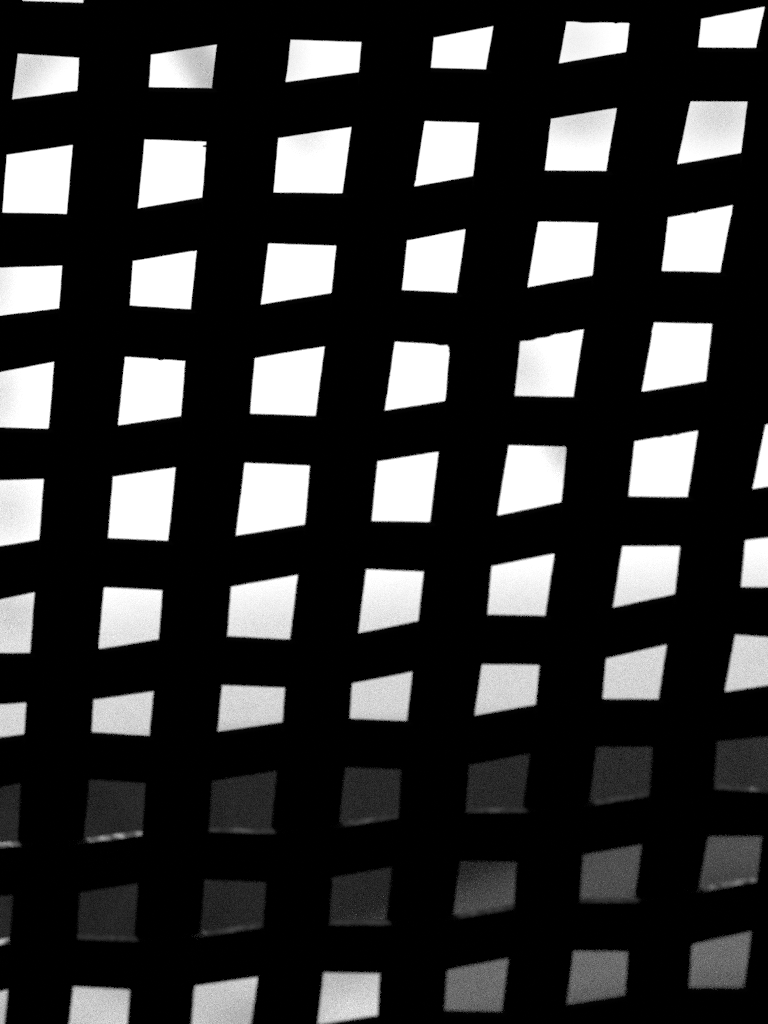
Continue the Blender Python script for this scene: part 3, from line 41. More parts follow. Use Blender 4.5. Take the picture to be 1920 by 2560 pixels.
 {"x": [[-9.867, -9.4069],[-8.8236, -8.3301],[-7.8034, -7.3004],[-6.7497, -6.2454],[-5.7805, -5.2667],[-4.5076, -4.005],[-3.576, -3.07],[-2.3714, -1.88],[-1.6296, -1.1268],[-0.4932, -0.0004],[0.5123, 0.9913],[1.65, 2.1294],[2.4616, 2.9278],[3.5642, 4.0267],[4.2514, 4.7507],[5.2428, 5.8096],[6.3012, 6.767],[7.3008, 7.8134],[8.2624, 8.843]], "l": [[-9.8665, -2.6832],[-9.4119, -2.6745],[-8.8219, -2.6631],[-8.3297, -2.6536],[-7.8029, -2.6435],[-7.301, -2.6339],[-6.7458, -2.6233],[-6.2426, -2.6138],[-5.7826, -2.6052],[-5.2688, -2.5958],[-4.4958, -2.5825],[-3.995, -2.5923],[-3.5636, -2.5683],[-3.0594, -2.5594],[-2.3619, -2.5668],[-1.8658, -2.5584],[-1.6216, -2.5456],[-1.1212, -2.5361],[-0.4914, -2.5357],[0.0117, -2.5205],[0.5217, -2.5007],[0.997, -2.4852],[1.6491, -2.4813],[2.1352, -2.4657],[2.4589, -2.451],[2.9227, -2.4367],[3.5597, -2.4328],[4.0278, -2.4213],[4.2541, -2.4096],[4.7235, -2.4019],[5.2385, -2.3919],[5.8107, -2.3808],[6.3024, -2.3713],[6.7648, -2.3623],[7.3017, -2.3519],[7.8149, -2.342],[8.2613, -2.3334],[8.8476, -2.3221]], "r": [[-9.8676, -2.1901],[-9.402, -2.1811],[-8.8254, -2.17],[-8.3305, -2.1605],[-7.804, -2.1503],[-7.2998, -2.1405],[-6.7536, -2.1299],[-6.2481, -2.1201],[-5.7784, -2.1109],[-5.2646, -2.1008],[-4.5195, -2.0859],[-4.0149, -2.0778],[-3.5883, -2.0682],[-3.0806, -2.0625],[-2.3809, -2.0575],[-1.8942, -2.0621],[-1.6376, -2.0527],[-1.1323, -2.038],[-0.495, -2.0373],[-0.0125, -2.0294],[0.5029, -2.0092],[0.9856, -1.9954],[1.6509, -1.9869],[2.1235, -1.9754],[2.4643, -1.9616],[2.933, -1.949],[3.5686, -1.9448],[4.0256, -1.9358],[4.2486, -1.925],[4.7779, -1.9118],[5.2471, -1.9012],[5.8086, -1.8892],[6.3, -1.8791],[6.7692, -1.8697],[7.2999, -1.8592],[7.8118, -1.8492],[8.2634, -1.8404],[8.8383, -1.8292]], "s": [-1, 1, -1, 1, -1, 1, -1, 1, -1, 1, -1, 1, -1, 1, -1, 1, -1, 1, -1]},
 {"x": [[-9.8693, -9.3883],[-8.8304, -8.3316],[-7.8054, -7.2982],[-6.7643, -6.2558],[-5.7727, -5.2589],[-4.6684, -4.1462],[-3.4949, -2.9961],[-2.5285, -2.03],[-1.5385, -1.0322],[-0.6186, -0.1274],[0.601, 1.0748],[1.5249, 2.0084],[2.5833, 3.0473],[3.4732, 3.9498],[4.3528, 4.7868],[5.2589, 5.8058],[6.2967, 6.7754],[7.2975, 7.8074],[8.2665, 8.8254]], "l": [[-9.8687, -1.7357],[-9.3933, -1.7268],[-8.8286, -1.7161],[-8.3312, -1.7067],[-7.8049, -1.6966],[-7.2988, -1.6868],[-6.7604, -1.6762],[-6.253, -1.6658],[-5.7748, -1.6556],[-5.2609, -1.6437],[-4.6628, -1.6278],[-4.143, -1.6247],[-3.4874, -1.6328],[-2.9878, -1.6243],[-2.5148, -1.6177],[-2.0248, -1.6094],[-1.5428, -1.6105],[-1.0244, -1.5994],[-0.6148, -1.5839],[-0.1287, -1.5669],[0.6026, -1.5595],[1.0826, -1.5485],[1.53, -1.5315],[2.0068, -1.5178],[2.5734, -1.516],[3.0432, -1.503],[3.4728, -1.4898],[3.9434, -1.4777],[4.3501, -1.4755],[4.7836, -1.4651],[5.2546, -1.4547],[5.8069, -1.4432],[6.2979, -1.4334],[6.7731, -1.4242],[7.2984, -1.4141],[7.809, -1.4044],[8.2654, -1.3957],[8.83, -1.3851]], "r": [[-9.8698, -1.239],[-9.3833, -1.2298],[-8.8322, -1.2194],[-8.332, -1.2099],[-7.8059, -1.1998],[-7.2976, -1.19],[-6.7682, -1.1795],[-6.2585, -1.169],[-5.7706, -1.1584],[-5.2568, -1.1463],[-4.674, -1.1304],[-4.1493, -1.1218],[-3.5024, -1.1303],[-3.0044, -1.1231],[-2.5421, -1.1166],[-2.0352, -1.1054],[-1.5341, -1.1094],[-1.04, -1.0984],[-0.6224, -1.0872],[-0.126, -1.0789],[0.5993, -1.0695],[1.0671, -1.0574],[1.5198, -1.0414],[2.0099, -1.0283],[2.5932, -1.0218],[3.0515, -1.0129],[3.4736, -0.9967],[3.9562, -0.9756],[4.3556, -0.9761],[4.7901, -0.9666],[5.2632, -0.9567],[5.8048, -0.9459],[6.2955, -0.9363],[6.7776, -0.9271],[7.2966, -0.9172],[7.8058, -0.9076],[8.2676, -0.8989],[8.8207, -0.8884]], "s": [1, -1, 1, -1, 1, -1, 1, -1, 1, -1, 1, -1, 1, -1, 1, -1, 1, -1, 1]},
 {"x": [[-9.8715, -9.3686],[-8.8375, -8.3332],[-7.8074, -7.2958],[-6.7796, -6.2667],[-5.7644, -5.2504],[-4.5796, -4.0599],[-3.6342, -3.1218],[-2.4426, -1.9402],[-1.6588, -1.163],[-0.4975, -0.0178],[0.4836, 0.96],[1.6346, 2.1176],[2.4953, 2.9738],[3.585, 4.0567],[4.2612, 4.7996],[5.276, 5.8018],[6.292, 6.7842],[7.2939, 7.8012],[8.2708, 8.8068]], "l": [[-9.8709, -0.7604],[-9.3736, -0.7502],[-8.8357, -0.7391],[-8.3328, -0.7287],[-7.8069, -0.7178],[-7.2964, -0.7072],[-6.7757, -0.6962],[-6.2639, -0.6854],[-5.7665, -0.6745],[-5.2527, -0.663],[-4.5738, -0.6466],[-4.0467, -0.6449],[-3.6329, -0.6318],[-3.1273, -0.6295],[-2.4333, -0.634],[-1.9341, -0.6236],[-1.6577, -0.6136],[-1.1679, -0.6051],[-0.4995, -0.6003],[-0.0139, -0.5808],[0.4828, -0.5676],[0.957, -0.5552],[1.6355, -0.5461],[2.1223, -0.5294],[2.4894, -0.5126],[2.9636, -0.4977],[3.5806, -0.4879],[4.0548, -0.4712],[4.2572, -0.4586],[4.7963, -0.4523],[5.2716, -0.445],[5.8028, -0.4357],[6.2932, -0.4266],[6.7819, -0.4171],[7.2948, -0.4069],[7.8028, -0.3967],[8.2697, -0.3872],[8.8115, -0.3761]], "r": [[-9.8721, -0.2594],[-9.3636, -0.2487],[-8.8393, -0.2377],[-8.3336, -0.2268],[-7.808, -0.2152],[-7.2952, -0.2033],[-6.7836, -0.1905],[-6.2695, -0.1762],[-5.7623, -0.1596],[-5.2481, -0.1385],[-4.5854, -0.1428],[-4.0731, -0.1326],[-3.6355, -0.1304],[-3.1162, -0.1162],[-2.4519, -0.1234],[-1.9462, -0.1237],[-1.6598, -0.1156],[-1.1582, -0.1058],[-0.4955, -0.1052],[-0.0216, -0.0965],[0.4845, -0.0814],[0.963, -0.0622],[1.6336, -0.0506],[2.1128, -0.0347],[2.5012, -0.0165],[2.9839, 0.0013],[3.5893, 0.0124],[4.0586, 0.0214],[4.2652, 0.036],[4.8029, 0.045],[5.2803, 0.0537],[5.8008, 0.0637],[6.2908, 0.0734],[6.7864, 0.0833],[7.293, 0.0936],[7.7996, 0.1039],[8.2719, 0.1136],[8.8021, 0.1244]], "s": [-1, 1, -1, 1, -1, 1, -1, 1, -1, 1, -1, 1, -1, 1, -1, 1, -1, 1, -1]},
 {"x": [[-9.8737, -9.35],[-8.8442, -8.3347],[-7.8094, -7.2936],[-6.7942, -6.277],[-5.7566, -5.14],[-4.7122, -4.1772],[-3.5158, -3.0084],[-2.5738, -2.0637],[-1.5226, -1.0168],[-0.6029, -0.111],[0.5933, 1.069],[1.5204, 2.014],[2.6315, 3.0995],[3.5043, 3.9815],[4.3808, 4.8117],[5.292, 5.798],[6.2875, 6.7925],[7.2906, 7.7953],[8.2749, 8.7892]], "l": [[-9.8731, 0.2598],[-9.3551, 0.2662],[-8.8424, 0.2726],[-8.3343, 0.279],[-7.8088, 0.2856],[-7.2942, 0.2922],[-6.7903, 0.2989],[-6.2742, 0.3061],[-5.7587, 0.3138],[-5.1418, 0.3242],[-4.7043, 0.3232],[-4.1775, 0.3316],[-3.5186, 0.3205],[-3.0119, 0.3308],[-2.5726, 0.3284],[-2.0657, 0.3379],[-1.5325, 0.3283],[-1.0249, 0.3347],[-0.6083, 0.3519],[-0.1193, 0.3621],[0.5875, 0.3604],[1.0659, 0.3717],[1.5237, 0.3769],[2.0093, 0.3916],[2.6195, 0.3956],[3.0933, 0.4096],[3.5028, 0.4268],[3.9737, 0.44],[4.3777, 0.4465],[4.8084, 0.4479],[5.2876, 0.451],[5.799, 0.4555],[6.2887, 0.4605],[6.7902, 0.466],[7.2915, 0.4718],[7.7969, 0.4778],[8.2738, 0.4835],[8.794, 0.4898]], "r": [[-9.8743, 0.7668],[-9.3449, 0.7735],[-8.846, 0.7798],[-8.3351, 0.7864],[-7.8099, 0.7934],[-7.293, 0.8007],[-6.7982, 0.8083],[-6.2799, 0.8173],[-5.7545, 0.8281],[-5.1382, 0.8449],[-4.7202, 0.8467],[-4.177, 0.8469],[-3.5129, 0.838],[-3.0049, 0.8415],[-2.575, 0.8446],[-2.0618, 0.8432],[-1.5127, 0.8408],[-1.0087, 0.8425],[-0.5975, 0.8493],[-0.1028, 0.8508],[0.5991, 0.8617],[1.0721, 0.867],[1.5171, 0.881],[2.0186, 0.8894],[2.6435, 0.8994],[3.1058, 0.908],[3.5058, 0.9255],[3.9893, 0.9394],[4.3838, 0.9452],[4.815, 0.9495],[5.2964, 0.9547],[5.797, 0.9604],[6.2863, 0.9661],[6.7948, 0.9722],[7.2897, 0.9782],[7.7937, 0.9844],[8.276, 0.9903],[8.7845, 0.9965]], "s": [1, -1, 1, -1, 1, -1, 1, -1, 1, -1, 1, -1, 1, -1, 1, -1, 1, -1, 1]},
 {"x": [[-9.8759, -9.3308],[-8.8511, -8.3362],[-7.8114, -7.2913],[-6.8092, -6.2877],[-5.7486, -5.2544],[-4.5783, -4.0507],[-3.6156, -3.0978],[-2.4418, -1.9388],[-1.6046, -1.0964],[-0.4536, 0.0423],[0.506, 0.9808],[1.653, 2.1386],[2.5602, 3.0354],[3.6232, 4.104],[4.298, 4.8241],[5.3086, 5.7941],[6.2828, 6.801],[7.2871, 7.7892],[8.2792, 8.7712]], "l": [[-9.8753, 1.2541],[-9.3359, 1.2598],[-8.8493, 1.265],[-8.3358, 1.2708],[-7.8108, 1.277],[-7.2919, 1.2837],[-6.8053, 1.291],[-6.2849, 1.3003],[-5.7507, 1.3128],[-5.261, 1.3286],[-4.5903, 1.3146],[-4.055, 1.3087],[-3.6277, 1.309],[-3.1051, 1.3068],[-2.4486, 1.3001],[-1.9435, 1.2981],[-1.6144, 1.3074],[-1.1131, 1.3103],[-0.4649, 1.3115],[0.0371, 1.3162],[0.4996, 1.3223],[0.9785, 1.3315],[1.6452, 1.3356],[2.1367, 1.3503],[2.5539, 1.3652],[3.0257, 1.3805],[3.6147, 1.3877],[4.1009, 1.4063],[4.2966, 1.4211],[4.8209, 1.417],[5.3043, 1.4166],[5.7951, 1.4183],[6.2841, 1.4213],[6.7988, 1.4253],[7.288, 1.4295],[7.7908, 1.4342],[8.278, 1.4388],[8.7759, 1.4437]], "r": [[-9.8765, 1.7552],[-9.3258, 1.761],[-8.8529, 1.7662],[-8.3367, 1.7721],[-7.8119, 1.7785],[-7.2907, 1.7856],[-6.8132, 1.7933],[-6.2905, 1.8036],[-5.7465, 1.8179],[-5.2479, 1.8366],[-4.5663, 1.8171],[-4.0464, 1.8202],[-3.6036, 1.8168],[-3.0904, 1.8159],[-2.4349, 1.7994],[-1.9342, 1.8001],[-1.5948, 1.8032],[-1.0796, 1.8069],[-0.4422, 1.8047],[0.0475, 1.804],[0.5124, 1.8143],[0.9831, 1.823],[1.6608, 1.8316],[2.1405, 1.8426],[2.5666, 1.8578],[3.045, 1.8744],[3.6316, 1.8941],[4.1071, 1.9025],[4.2993, 1.9151],[4.8274, 1.9139],[5.313, 1.9152],[5.793, 1.9178],[6.2816, 1.9214],[6.8033, 1.9258],[7.2862, 1.9302],[7.7876, 1.935],[8.2803, 1.9398],[8.7664, 1.9446]], "s": [-1, 1, -1, 1, -1, 1, -1, 1, -1, 1, -1, 1, -1, 1, -1, 1, -1, 1, -1]},
 {"x": [[-9.8781, -9.312],[-8.8579, -8.3378],[-7.8133, -7.289],[-6.824, -6.2982],[-5.7407, -5.1188],[-4.6694, -4.1203],[-3.4686, -2.9683],[-2.5273, -2.0224],[-1.42, -0.9255],[-0.5252, -0.0296],[0.6317, 1.0628],[1.5558, 2.064],[2.6447, 3.1376],[3.5562, 4.0543],[4.3704, 4.8364],[5.325, 5.7902],[6.2783, 6.8095],[7.2838, 7.7832],[8.2833, 8.7534]], "l": [[-9.8775, 2.2492],[-9.3169, 2.2529],[-8.8561, 2.256],[-8.3374, 2.2595],[-7.8128, 2.2631],[-7.2896, 2.2669],[-6.8202, 2.2704],[-6.2955, 2.2746],[-5.7427, 2.2795],[-5.1345, 2.2862],[-4.6819, 2.2824],[-4.1493, 2.2781],[-3.4833, 2.2636],[-2.9789, 2.2678],[-2.5325, 2.2631],[-2.0345, 2.2633],[-1.4423, 2.2546],[-0.9382, 2.2633],[-0.5328, 2.2734],[-0.0467, 2.2826],[0.625, 2.2795],[1.0969, 2.2885],[1.5656, 2.295],[2.0472, 2.3067],[2.6924, 2.3154],[3.158, 2.3253],[3.5557, 2.3387],[4.0305, 2.3529],[4.4183, 2.3559],[4.8332, 2.3544],[5.3207, 2.3545],[5.7912, 2.3558],[6.2795, 2.3578],[6.8073, 2.3605],[7.2846, 2.3632],[7.7848, 2.3662],[8.2822, 2.3694],[8.758, 2.3724]], "r": [[-9.8787, 2.7397],[-9.3071, 2.7436],[-8.8597, 2.7467],[-8.3382, 2.7505],[-7.8138, 2.7545],[-7.2884, 2.7589],[-6.8279, 2.7632],[-6.301, 2.7691],[-5.7386, 2.7773],[-5.103, 2.7907],[-4.657, 2.7816],[-4.0912, 2.7687],[-3.4538, 2.7692],[-2.9577, 2.764],[-2.5221, 2.7526],[-2.0103, 2.7591],[-1.3977, 2.7566],[-0.9128, 2.7536],[-0.5175, 2.7539],[-0.0124, 2.7547],[0.6384, 2.7668],[1.0288, 2.783],[1.5461, 2.798],[2.0808, 2.8086],[2.597, 2.816],[3.1171, 2.8219],[3.5568, 2.826],[4.0782, 2.8304],[4.3225, 2.8323],[4.8396, 2.8362],[5.3292, 2.8397],[5.7892, 2.8428],[6.2771, 2.8462],[6.8117, 2.8497],[7.2829, 2.8529],[7.7816, 2.8562],[8.2844, 2.8595],[8.7488, 2.8626]], "s": [1, -1, 1, -1, 1, -1, 1, -1, 1, -1, 1, -1, 1, -1, 1, -1, 1, -1, 1]},
 {"x": [[-9.8804, -9.2931],[-8.8648, -8.3393],[-7.8153, -7.2868],[-6.8388, -6.3088],[-5.7327, -5.2174],[-4.5887, -4.0554],[-3.5794, -3.0944],[-2.567, -2.0107],[-1.5569, -1.0004],[-0.535, 0.0092],[0.505, 1.0296],[1.5479, 2.0826],[2.6166, 3.1368],[3.5697, 4.0911],[4.3316, 4.8486],[5.3413, 5.7864],[6.2737, 6.818],[7.2804, 7.7772],[8.2875, 8.7356]], "l": [[-9.8797, 3.3045],[-9.2988, 3.3001],[-8.8627, 3.2967],[-8.3388, 3.2925],[-7.8147, 3.2883],[-7.2874, 3.2838],[-6.8343, 3.2797],[-6.3056, 3.2744],[-5.7351, 3.2677],[-5.2182, 3.2601],[-4.5075, 3.234],[-3.968, 3.2226],[-3.5594, 3.2312],[-3.0947, 3.2372],[-2.5644, 3.2398],[-2.0082, 3.2396],[-1.5623, 3.2381],[-1.0058, 3.2354],[-0.5396, 3.2326],[0.0046, 3.229],[0.5047, 3.2255],[1.0293, 3.2217],[1.5472, 3.2179],[2.0819, 3.2139],[2.6086, 3.2099],[3.1287, 3.206],[3.5644, 3.2027],[4.0858, 3.1988],[4.3279, 3.1969],[4.8449, 3.193],[5.3363, 3.1893],[5.7875, 3.1859],[6.2751, 3.1822],[6.8154, 3.1781],[7.2814, 3.1746],[7.779, 3.1708],[8.2862, 3.1669],[8.741, 3.1635]], "r": [[-9.881, 3.8796],[-9.2873, 3.8751],[-8.8668, 3.8719],[-8.3398, 3.8679],[-7.8159, 3.864],[-7.2861, 3.86],[-6.8433, 3.8566],[-6.312, 3.8526],[-5.7303, 3.8482],[-5.2165, 3.8443],[-4.6699, 3.8401],[-4.1427, 3.8361],[-3.5994, 3.832],[-3.0941, 3.8282],[-2.5695, 3.8242],[-2.0133, 3.82],[-1.5515, 3.8165],[-0.995, 3.8123],[-0.5305, 3.8088],[0.0137, 3.8046],[0.5054, 3.8009],[1.0299, 3.7969],[1.5486, 3.793],[2.0834, 3.789],[2.6247, 3.7849],[3.1448, 3.7809],[3.575, 3.7777],[4.0964, 3.7737],[4.3353, 3.7719],[4.8524, 3.768],[5.3463, 3.7642],[5.7852, 3.7609],[6.2723, 3.7572],[6.8206, 3.7531],[7.2793, 3.7496],[7.7754, 3.7458],[8.2888, 3.7419],[8.7301, 3.7386]], "s": [-1, 1, -1, 1, -1, 1, -1, 1, -1, 1, -1, 1, -1, 1, -1, 1, -1, 1, -1]},
 {"x": [[-9.8826, -9.2738],[-8.8717, -8.3409],[-7.8173, -7.2844],[-6.8539, -6.3195],[-5.7246, -5.2108],[-4.6702, -4.143],[-3.5988, -3.0935],[-2.5754, -2.0192],[-1.5387, -0.9822],[-0.5197, 0.0244],[0.5062, 1.0307],[1.5504, 2.0851],[2.6436, 3.1638],[3.5874, 4.1088],[4.3442, 4.8612],[5.358, 5.7824],[6.269, 6.8266],[7.2769, 7.771],[8.2918, 8.7174]], "l": [[-9.882, 4.2797],[-9.2786, 4.2781],[-8.87, 4.277],[-8.3405, 4.2756],[-7.8168, 4.2742],[-7.285, 4.2727],[-6.8501, 4.2716],[-6.3169, 4.2701],[-5.7266, 4.2686],[-5.2128, 4.2672],[-4.6701, 4.2657],[-4.1429, 4.2643],[-3.599, 4.2629],[-3.0937, 4.2615],[-2.5733, 4.2601],[-2.0171, 4.2586],[-1.5433, 4.2574],[-0.9867, 4.2559],[-0.5236, 4.2546],[0.0206, 4.2532],[0.5059, 4.2519],[1.0305, 4.2505],[1.5498, 4.2491],[2.0845, 4.2476],[2.6369, 4.2462],[3.157, 4.2448],[3.583, 4.2436],[4.1044, 4.2422],[4.341, 4.2416],[4.8581, 4.2402],[5.3538, 4.2389],[5.7834, 4.2377],[6.2702, 4.2364],[6.8245, 4.235],[7.2778, 4.2337],[7.7726, 4.2324],[8.2907, 4.231],[8.7219, 4.2299]], "r": [[-9.8831, 4.6496],[-9.2689, 4.6548],[-8.8734, 4.6582],[-8.3413, 4.6627],[-7.8178, 4.6672],[-7.2839, 4.6718],[-6.8577, 4.6754],[-6.3222, 4.68],[-5.7226, 4.6851],[-5.2087, 4.6895],[-4.6703, 4.694],[-4.1431, 4.6985],[-3.5985, 4.7032],[-3.0933, 4.7075],[-2.5776, 4.7119],[-2.0213, 4.7166],[-1.5342, 4.7208],[-0.9776, 4.7255],[-0.5159, 4.7295],[0.0283, 4.7341],[0.5065, 4.7382],[1.031, 4.7427],[1.551, 4.7471],[2.0857, 4.7517],[2.6504, 4.7565],[3.1705, 4.7609],[3.5919, 4.7645],[4.1133, 4.769],[4.3473, 4.771],[4.8643, 4.7754],[5.3622, 4.7796],[5.7814, 4.7832],[6.2679, 4.7873],[6.8288, 4.7921],[7.276, 4.7959],[7.7695, 4.8001],[8.2928, 4.8046],[8.7128, 4.8082]], "s": [1, -1, 1, -1, 1, -1, 1, -1, 1, -1, 1, -1, 1, -1, 1, -1, 1, -1, 1]},
 {"x": [[-9.8847, -9.2551],[-8.8785, -8.3424],[-7.8192, -7.2822],[-6.8686, -6.33],[-5.7167, -5.2029],[-4.6706, -4.1434],[-3.5979, -3.0926],[-2.5837, -2.0275],[-1.5211, -0.9646],[-0.5049, 0.0393],[0.5073, 1.0318],[1.5528, 2.0876],[2.6698, 3.1899],[3.6046, 4.126],[4.3562, 4.8733],[5.3742, 5.7786],[6.2646, 6.835],[7.2736, 7.7652],[8.2959, 8.6997]], "l": [[-9.8841, 5.069],[-9.2603, 5.076],[-8.8766, 5.0803],[-8.342, 5.0863],[-7.8187, 5.0921],[-7.2828, 5.0981],[-6.8645, 5.1028],[-6.3271, 5.1088],[-5.7189, 5.1156],[-5.2051, 5.1214],[-4.6705, 5.1274],[-4.1433, 5.1333],[-3.5981, 5.1394],[-3.0929, 5.145],[-2.5814, 5.1508],[-2.0252, 5.157],[-1.526, 5.1626],[-0.9695, 5.1688],[-0.509, 5.174],[0.0352, 5.1801],[0.507, 5.1853],[1.0315, 5.1912],[1.5521, 5.197],[2.0869, 5.203],[2.6625, 5.2095],[3.1826, 5.2153],[3.5998, 5.22],[4.1212, 5.2258],[4.3529, 5.2284],[4.8699, 5.2342],[5.3697, 5.2398],[5.7796, 5.2444],[6.2658, 5.2498],[6.8327, 5.2561],[7.2745, 5.2611],[7.7668, 5.2666],[8.2947, 5.2725],[8.7046, 5.2771]], "r": [[-9.8853, 5.8092],[-9.2499, 5.8021],[-8.8803, 5.7979],[-8.3428, 5.7919],[-7.8198, 5.7861],[-7.2816, 5.7801],[-6.8726, 5.7755],[-6.3329, 5.7694],[-5.7146, 5.7625],[-5.2007, 5.7568],[-4.6707, 5.7509],[-4.1435, 5.745],[-3.5977, 5.7389],[-3.0924, 5.7332],[-2.586, 5.7275],[-2.0298, 5.7213],[-1.5162, 5.7156],[-0.9597, 5.7094],[-0.5008, 5.7042],[0.0434, 5.6981],[0.5076, 5.6929],[1.0322, 5.6871],[1.5535, 5.6812],[2.0882, 5.6753],[2.6771, 5.6687],[3.1972, 5.6629],[3.6094, 5.6583],[4.1308, 5.6524],[4.3596, 5.6499],[4.8767, 5.6441],[5.3787, 5.6385],[5.7775, 5.634],[6.2633, 5.6286],[6.8373, 5.6222],[7.2726, 5.6173],[7.7635, 5.6118],[8.297, 5.6058],[8.6948, 5.6014]], "s": [-1, 1, -1, 1, -1, 1, -1, 1, -1, 1, -1, 1, -1, 1, -1, 1, -1, 1, -1]},
 {"x": [[-9.8869, -9.2362],[-8.8852, -8.3439],[-7.8212, -7.28],[-6.8832, -6.3405],[-5.7089, -5.195],[-4.671, -4.1438],[-3.597, -3.0918],[-2.5919, -2.0358],[-1.5034, -0.9468],[-0.49, 0.0542],[0.5084, 1.033],[1.5552, 2.09],[2.6962, 3.2162],[3.6219, 4.1433],[4.3684, 4.8855],[5.3904, 5.7747],[6.26, 6.8434],[7.2702, 7.7592],[8.3, 8.682]], "l": [[-9.8864, 6.3263],[-9.2412, 6.3143],[-8.8834, 6.3076],[-8.3435, 6.2976],[-7.8207, 6.2878],[-7.2805, 6.2778],[-6.8794, 6.2703],[-6.3377, 6.2602],[-5.711, 6.2486],[-5.1971, 6.239],[-4.6709, 6.2292],[-4.1437, 6.2194],[-3.5973, 6.2092],[-3.092, 6.1998],[-2.5898, 6.1905],[-2.0336, 6.1801],[-1.5081, 6.1704],[-0.9515, 6.16],[-0.4939, 6.1515],[0.0503, 6.1414],[0.5081, 6.1328],[1.0327, 6.1231],[1.5546, 6.1134],[2.0893, 6.1034],[2.6892, 6.0922],[3.2092, 6.0826],[3.6173, 6.075],[4.1387, 6.0653],[4.3652, 6.0611],[4.8823, 6.0514],[5.3861, 6.0421],[5.7757, 6.0348],[6.2612, 6.0258],[6.8412, 6.015],[7.2711, 6.007],[7.7608, 5.9979],[8.2989, 5.9879],[8.6867, 5.9806]], "r": [[-9.8875, 6.827],[-9.2313, 6.8144],[-8.887, 6.8079],[-8.3443, 6.7975],[-7.8217, 6.7875],[-7.2794, 6.7771],[-6.8871, 6.7696],[-6.3432, 6.7592],[-5.7068, 6.747],[-5.193, 6.7371],[-4.6711, 6.7271],[-4.1439, 6.7171],[-3.5968, 6.7066],[-3.0915, 6.6969],[-2.5941, 6.6874],[-2.0379, 6.6767],[-1.4987, 6.6664],[-0.9422, 6.6558],[-0.486, 6.647],[0.0582, 6.6366],[0.5087, 6.628],[1.0333, 6.6179],[1.5558, 6.6079],[2.0906, 6.5977],[2.7031, 6.586],[3.2231, 6.576],[3.6265, 6.5683],[4.1479, 6.5583],[4.3717, 6.554],[4.8887, 6.5441],[5.3947, 6.5344],[5.7737, 6.5272],[6.2588, 6.5179],[6.8456, 6.5067],[7.2693, 6.4985],[7.7576, 6.4892],[8.3011, 6.4788],[8.6773, 6.4716]], "s": [1, -1, 1, -1, 1, -1, 1, -1, 1, -1, 1, -1, 1, -1, 1, -1, 1, -1, 1]},
 {"x": [[-9.8892, -9.2173],[-8.8921, -8.3455],[-7.8232, -7.2777],[-6.8981, -6.351],[-5.7009, -5.1871],[-4.6714, -4.1442],[-3.5962, -3.0909],[-2.6003, -2.0441],[-1.4855, -0.929],[-0.4749, 0.0693],[0.5095, 1.0341],[1.5576, 2.0923],[2.7227, 3.2428],[3.6394, 4.1608],[4.3808, 4.8978],[5.4069, 5.7708],[6.2554, 6.852],[7.2668, 7.7532],[8.3042, 8.6641]], "l": [[-9.8886, 6.9684],[-9.2223, 6.9773],[-8.8903, 6.9817],[-8.3451, 6.989],[-7.8227, 6.9959],[-7.2783, 7.0032],[-6.8942, 7.0083],[-6.3482, 7.0156],[-5.703, 7.0242],[-5.1892, 7.0311],[-4.6713, 7.038],[-4.1441, 7.045],[-3.5964, 7.0523],[-3.0911, 7.059],[-2.5981, 7.0656],[-2.0419, 7.073],[-1.4902, 7.0804],[-0.9337, 7.0878],[-0.4789, 7.0939],[0.0653, 7.1011],[0.5092, 7.1071],[1.0338, 7.1141],[1.557, 7.121],[2.0917, 7.1282],[2.7157, 7.1365],[3.2357, 7.1434],[3.6348, 7.1487],[4.1562, 7.1557],[4.3775, 7.1586],[4.8946, 7.1655],[5.4025, 7.1723],[5.7718, 7.1772],[6.2566, 7.1837],[6.8497, 7.1916],[7.2677, 7.1972],[7.7548, 7.2037],[8.3031, 7.211],[8.6688, 7.2159]], "r": [[-9.8897, 7.4263],[-9.2123, 7.4383],[-8.8939, 7.4439],[-8.3459, 7.4537],[-7.8237, 7.4629],[-7.2771, 7.4726],[-6.902, 7.4793],[-6.3538, 7.489],[-5.6988, 7.5006],[-5.185, 7.5098],[-4.6716, 7.5189],[-4.1443, 7.5282],[-3.5959, 7.538],[-3.0907, 7.5469],[-2.6025, 7.5556],[-2.0463, 7.5655],[-1.4808, 7.5755],[-0.9242, 7.5854],[-0.4709, 7.5934],[0.0733, 7.6031],[0.5098, 7.6108],[1.0344, 7.6201],[1.5583, 7.6294],[2.093, 7.6389],[2.7297, 7.6502],[3.2498, 7.6594],[3.644, 7.6664],[4.1654, 7.6757],[4.384, 7.6796],[4.9011, 7.6887],[5.4112, 7.6978],[5.7698, 7.7042],[6.2542, 7.7128],[6.8542, 7.7234],[7.2659, 7.7307],[7.7516, 7.7393],[8.3054, 7.7492],[8.6594, 7.7554]], "s": [-1, 1, -1, 1, -1, 1, -1, 1, -1, 1, -1, 1, -1, 1, -1, 1, -1, 1, -1]},
]

P = 0.06

# ------------------------------------------------------------------ camera
cam_data = bpy.data.cameras.new('camera')
cam = bpy.data.objects.new('camera', cam_data)
scene.collection.objects.link(cam)
cam.matrix_world = Matrix(CAM_M)
cam_data.sensor_fit = 'VERTICAL'
cam_data.sensor_height = 36.0
cam_data.lens = 36.0 * 17266.0 / 2560.0
cam_data.clip_start = 0.05
cam_data.clip_end = 5000
cam_data.dof.use_dof = True
cam_data.dof.focus_distance = 2.84
cam_data.dof.aperture_fstop = 13.5
scene.camera = cam

